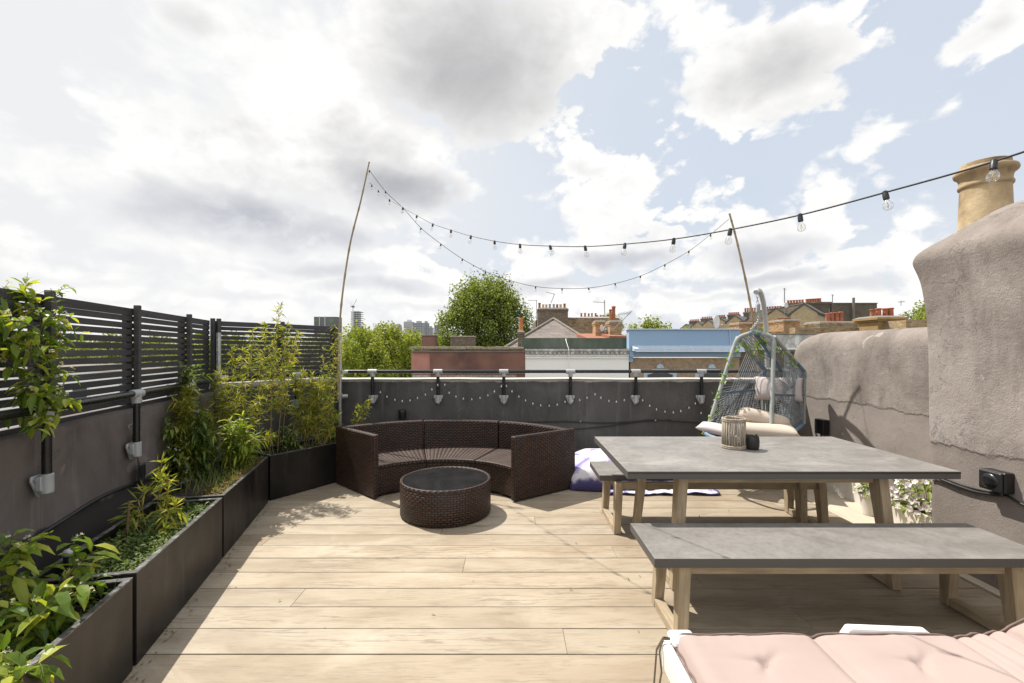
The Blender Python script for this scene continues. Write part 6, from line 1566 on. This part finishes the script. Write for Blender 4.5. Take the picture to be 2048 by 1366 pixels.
dish('left of the pair of small white dishes on the chimney stub', 1203, 656.5, 19.7, .10, .15, .5, .5)
dish('right of the pair of small white dishes on the chimney stub', 1210.5, 658.5, 19.6, .11, .16, .5, .5)
dish('large pale oval dish standing above the blue parapet', 1432, 644, 17.5, .155, .27, .35, .9)
dish('tiny white dish on the dark roof edge far right of the chair pole', 1572, 610.5, 44, .22, .26, .2, 2.5)
def yagi(label, foot, top, boom0, boom1, n, el, r=.014, tilt=(0, 0, 1)):
    t = thing('tv_aerial', label, 'aerial', tuple(foot), 'rooftop tv aerials')
    m = MB(); m.tube([foot, top], r, 6); m.build('mast', B_['aerial'], t)
    m = MB(); m.tube([boom0, boom1], r * .8, 5); m.build('boom', B_['aerial'], t)
    m = MB(); tl = Vector(tilt).normalized()
    m2 = None
    for i in range(n):
        p = Vector(boom0).lerp(boom1, i / max(n - 1, 1)); e = el * (.55 + .45 * abs(math.sin(i * 1.7 + .5)))
        m.tube([p - tl * e, p + tl * e], r * .45, 4)
    o = m.build('elements', B_['aerial'], t); o['kind'] = 'stuff'
yagi('spiky tv aerial leaning right from the double-pot chimney', P(1226, 660, 18.7), P(1263, 622.5, 18.7), P(1236, 629, 18.7), P(1262, 625, 18.7), 11, .13, .016, (.5, .2, .8))
yagi('tv aerial with long level boom on a mast above the white-capped parapet', P(1209.5, 636, 29), P(1209, 600, 29), P(1186, 603.8, 29), P(1210, 605, 29), 6, .12, .03, (.1, 1, .3))
yagi('thin tv aerial left of the eight-pot chimney', P(1073.5, 640, 26), P(1073, 600, 26), P(1056, 600.5, 26), P(1074, 601, 26), 6, .1, .018, (.1, 1, .3))
yagi('bent tv aerial rising from the middle of the eight-pot chimney', P(1102, 606, 26.9), P(1109, 588, 26.9), P(1092, 584, 26.9), P(1110, 588.5, 26.9), 6, .1, .02, (.1, 1, .3))
yagi('small tv aerial above the fat red pots', P(1802, 612, 18.2), P(1802, 601, 18.2), P(1797, 604, 18.2), P(1809, 603, 18.2), 5, .07, .012, (.1, .6, .6))
yagi('lone mast aerial over the dark roof near the chair pole', P(1569, 606, 45), P(1569, 576, 45), P(1567.5, 578, 45), P(1570.5, 578, 45), 3, .2, .05, (.1, 1, .3))
yagi('lone mast aerial over the dark long building', P(1665, 606, 51), P(1665, 589, 51), P(1663.5, 590, 51), P(1666.5, 590, 51), 3, .2, .05, (.1, 1, .3))

# ---- distant towers
def tower(label, px0, px1, ytop, Y, mat='concrete', floors=14, cols=7, dep=16, glaze='towerdark', band=.55, extra=None):
    x0, x1, zt = X(px0, Y), X(px1, Y), Z(ytop, Y)
    t = thing('tower_block', label, 'tower', ((x0+x1)/2, Y + dep/2, GZ), 'tower blocks on the skyline')
    part('core', glaze, t, bx((x0 + .4, Y + .4, GZ), (x1 - .4, Y + dep - .4, zt - .4)))
    def fl(m):
        h = 2.9; z = zt
        for i in range(floors):
            m.box((x0, Y, z - h * (1 - band) - h*0), (x1, Y + dep, z)) if i == 0 else m.box((x0, Y, z - h * (1 - band)), (x1, Y + dep, z)); z -= h
    part('floor_bands', mat, t, fl)
    def cl(m):
        for i in range(cols + 1):
            x = x0 + (x1 - x0) * i / cols; m.box((x - .45, Y - .15, GZ), (x + .45, Y + .3, zt - .3))
    part('columns', mat, t, cl)
    part('plant_room', mat, t, bx((x0 + (x1-x0)*.3, Y + 3, zt), (x0 + (x1-x0)*.7, Y + dep - 3, zt + 2.6)))
    if extra: extra(t)
    return t
HY = 700
def hearts(t):
    for cx, w in ((632, 7), (663, 11)):
        xc = X(cx, HY); s = w * HY / F / 2; zc = Z(641.5, HY)
        pts = [(xc + s * (16*math.sin(a)**3) / 16, HY - .35, zc + s * (13*math.cos(a) - 5*math.cos(2*a) - 2*math.cos(3*a) - math.cos(4*a)) / 15) for a in [2*math.pi*i/40 for i in range(40)]]
        m = MB(); m.prism(pts, (0, .2, 0)); m.build('green_heart', B_['heart'], t)
    for cx in (639, 650): part('hoist_mast', 'towerwhite', t, bx((X(cx, HY) - .5, HY - .6, GZ), (X(cx, HY) + .5, HY - .02, Z(632.5, HY))))
x0, x1 = X(628, HY), X(674, HY)
t = thing('tower_block', 'grey-sheeted tower with two green hearts just above the short fence', 'tower', ((x0+x1)/2, HY + 10, GZ), 'tower blocks on the skyline')
part('sheeting', 'wrap', t, bx((x0, HY, GZ), (x1, HY + 20, Z(633.5, HY)))); hearts(t)
CY = 600
x0, x1 = X(701, CY), X(720, CY)
t = thing('unfinished_tower', 'bare concrete tower under construction right of the tall bamboo cane', 'tower', ((x0+x1)/2, CY + 8, GZ))
part('core', 'concrete', t, bx((x0 + 3, CY + 3, GZ), (x1 - 3, CY + 12, Z(621.5, CY))))
part('floor_slabs', 'towerwhite', t, lambda m: [m.box((x0 + .3*math.sin(i), CY, Z(624, CY) - i*2.6), (x1 + .3*math.cos(i*2), CY + 15, Z(624, CY) - i*2.6 + .7)) for i in range(20)])
part('columns', 'concrete', t, lambda m: [m.box((x0 + 1.2 + i*3.2, CY + .3, GZ), (x0 + 1.9 + i*3.2, CY + 1, Z(624, CY))) for i in range(4)])
t = thing('tower_crane', 'pale luffing crane standing over the unfinished tower', 'crane', tuple(P(706, 655, CY - 2)))
Yc = CY - 2
part('mast', 'towerwhite', t, lambda m: m.tube([P(706, 690, Yc), P(706, 611, Yc)], .55, 4))
part('cab', 'wrap', t, lambda m: m.box(tuple(P(704.2, 615, Yc) - Vector((0, 1, 0))), tuple(P(708.8, 612, Yc) + Vector((0, 1, 0)))))
part('jib', 'concrete', t, lambda m: m.tube([P(706, 613, Yc), P(713.5, 598, Yc)], .28, 4))
part('counter_jib', 'wrap', t, lambda m: [m.tube([P(706, 612, Yc), P(701.5, 613, Yc)], .6, 4)])
part('stay', 'concrete', t, lambda m: m.tube([P(701.6, 613, Yc), P(701.2, 604, Yc), P(706, 611, Yc)], .16, 4))
tower('small distant tower left of the slab towers', 790.5, 799.5, 650.5, 780, 'concrete', 8, 5)
tower('slim pale tower block with vertical ribs, left of the cluster', 808, 824, 643, 620, 'towerwhite', 12, 8, band=.75)
tower('broad slab tower block with banded floors and a roof plant room', 825.5, 846, 645.5, 600, 'concrete', 13, 4, band=.6)
tower('dark flank tower adjoining the broad slab tower', 845.5, 855, 645.5, 640, 'concrete', 12, 3, band=.6)
tower('low distant tower right of the cluster', 855.5, 864.5, 655, 760, 'concrete', 8, 4)
tower('distant tower half hidden by the big round tree', 869, 886, 649.5, 680, 'concrete', 10, 5)

# ---- pale terrace glimpsed through the left fence
t = thing('pale_terrace', 'long pale painted terrace glimpsed through the fence slats on the left', 'building', (-30, 33, GZ))
part('wall', 'whiterender', t, bx((-62, 30, GZ), (-13.5, 36, Z(742, 30))))
part('roof', 'cement', t, lambda m: m.hexa([(-62, 29.9, Z(742, 30) + .01), (-13.5, 29.9, Z(742, 30) + .01), (-13.5, 36, Z(742, 30) + .01), (-62, 36, Z(742, 30) + .01)], [(-62, 31.5, Z(731, 30)), (-13.5, 31.5, Z(731, 30)), (-13.5, 34.5, Z(731, 30)), (-62, 34.5, Z(731, 30))]))
for i in range(15):
    w = part('window', 'frame', t, bx((-60 + i*3.1, 29.95, -2.6), (-58.9 + i*3.1, 30.05, -.7)))
    part('pane', 'pane', w, bx((-59.92 + i*3.1 + 30, 29.94 - 33, -2.5 - GZ), (-58.98 + i*3.1 + 30, 29.949 - 33, -.8 - GZ)), world=False)

# ---- trees
LT = {'a': leafmat('plane_tree_leaf', [(0, (.085, .12, .022)), (.5, (.17, .215, .04)), (1, (.31, .34, .08))], .38, .55),
      'b': leafmat('spring_green_leaf', [(0, (.13, .17, .02)), (.5, (.24, .28, .036)), (1, (.36, .38, .06))], .35, .55)}
def crown(lobes, n, s, seed, mat, parent):
    r = random.Random(seed); m = MB(); vol = [a[3] * a[4] * a[5] for a in lobes]; tot = sum(v ** .67 for v in vol)
    for (x, y, z, rx, ry, rz), v in zip(lobes, vol):
        k = int(n * v ** .67 / tot); subs = [(rvec(r, .1), r.uniform(.20, .34)) for _ in range(60)]
        for _ in range(k):
            sd, sr = subs[r.randint(0, 59)]; d = sd * r.uniform(.55, .98) + rvec(r) * sr * r.random() ** .4
            p = Vector((x + d.x * rx, y + d.y * ry, z + d.z * rz)); q = s * r.uniform(.6, 1.25)
            a = (rvec(r) + d * .5).normalized(); b = a.orthogonal().normalized(); c = a.cross(b)
            w = r.uniform(0, 6.28); e1 = b*math.cos(w) + c*math.sin(w); e2 = a.cross(e1)
            m.add([p - e1*q*.5, p + e2*q*.34 + a*q*.12, p + e1*q*.55, p - e2*q*.34 + a*q*.12], [(0, 1, 2, 3)])
    return m.build('crown', mat, parent, fix=False)
def tree(label, x, y, zc, lobes, n, s, seed, mat, group=None, name='broadleaf_tree', twig=True):
    t = thing(name, label, 'tree', (x, y, GZ), group)
    lb = [(x + a, y + b, zc + c, rx, ry, rz) for (a, b, c, rx, ry, rz) in lobes]
    crown(lb, n, s, seed, mat, t)
    m = MB(); m.tube([(x, y, GZ), (x + .1, y, (GZ + zc)/2), (x, y, zc)], [.38, .30, .14], 10)
    for (a, b, c, rx, ry, rz) in lobes: m.tube([(x, y, zc - 2.2), (x + a*.5, y + b*.5, zc + c*.5 - .8), (x + a, y + b, zc + c)], [.16, .10, .04], 6)
    m.build('trunk', B_['bark'], t, smooth='auto'); return t
Y = 40; x = X(970, Y)
tree('big round dense plane tree rising above the red building', x, Y, 3.0, [(0, 0, 1.1, 3.5, 3.3, 4.2), (-2.0, -.4, -.3, 2.3, 2.2, 3.1), (2.0, -.3, 0, 2.4, 2.2, 3.3), (.1, .4, 3.1, 2.1, 2.0, 2.15), (-1.2, -.6, 1.7, 1.9, 1.9, 2.0), (1.3, -.5, 1.9, 1.8, 1.8, 1.9), (0, -1.2, -2.6, 3.3, 2, 2.4)], 42000, .20, 1, LT['a'])
Y = 22; x = X(728, Y)
near = tree('bushy bright green tree close behind the end of the short fence', x, Y, .6, [(0, 0, .3, 1.15, 1.1, 1.7), (-.75, -.2, -.3, .8, .8, 1.4), (.7, -.2, -.4, .85, .8, 1.3), (-.2, -.6, -1.2, 1.3, .8, 1.2), (.3, .3, .9, .6, .6, .8)], 9000, .15, 2, LT['b'])
Y = 30; x = X(790, Y)
mid = tree('spring-green tree left of the tower cluster, above the handrail', x, Y, 1.2, [(0, 0, .2, 1.7, 1.6, 1.8), (-1.3, 0, -.2, 1.3, 1.2, 1.7), (1.3, 0, -.7, 1.3, 1.2, 1.5), (-.4, -.4, 1.1, .9, .9, .9), (.1, -.8, -1.6, 1.9, 1.1, 1.5)], 9500, .18, 3, LT['b'])
def clone(src, label, px, ytop, Y, zoff, sc, rz):
    t = copy_tree(src); t['label'] = label; t['group'] = 'trees beyond the left fence'
    t.scale = (sc, sc, sc); t.rotation_euler = (0, 0, rz); t.location = (X(px, Y), Y, Z(ytop, Y) - zoff * sc); return t
HT = 9 + 3.2     # height of the mid tree's top above its root
for k, (px, yt, Y, sc, lab) in enumerate(((838, 664, 37, 1.0, 'rounded green tree behind the left end of the red building'), (875, 672, 55, 1.2, 'bright far tree filling the gap below the big plane tree'), (705, 655, 34, 1.1, 'feathery tree rising directly behind the tall bamboo cane'), (755, 648, 33, .95, 'upright tree with spiky top behind the bright bushy one'),
        (640, 668, 31, 1.15, 'tree behind the right half of the short fence'), (560, 664, 33, 1.2, 'tree behind the middle of the short fence'), (480, 667, 30, 1.15, 'tree behind the left end of the short fence'), (400, 665, 34, 1.25, 'tree behind the fence corner'), (310, 668, 36, 1.2, 'tree seen through the third bay of the left fence'), (215, 664, 35, 1.3, 'tree seen through the second bay of the left fence'), (110, 662, 38, 1.35, 'tree behind the near fence post and vine'), (10, 668, 38, 1.3, 'tree at the far left edge behind the vine'), (-80, 666, 40, 1.3, 'tree just outside the left edge'))):
    if px < -40: continue
    clone(mid, lab, px, yt, Y, HT, sc, k * 1.1)
t = clone(mid, 'dense green tree behind the left end of the blue parapet', 1292, 636, 45, HT, 1.35, 2.2); t['group'] = 'trees among the rooftops'
t = clone(mid, 'small tree between the blue parapet and the far terrace', 1372, 654, 70, HT, 1.1, 4.0); t['group'] = 'trees among the rooftops'
t = clone(mid, 'grey-green tree at the edge of the big chimney breast', 1850, 606, 42, HT, 1.2, 1.0); t['group'] = 'trees among the rooftops'
t = clone(mid, 'dark tree tip behind the level-boom aerial', 1216, 626, 60, HT, .8, 3.0); t['group'] = 'trees among the rooftops'
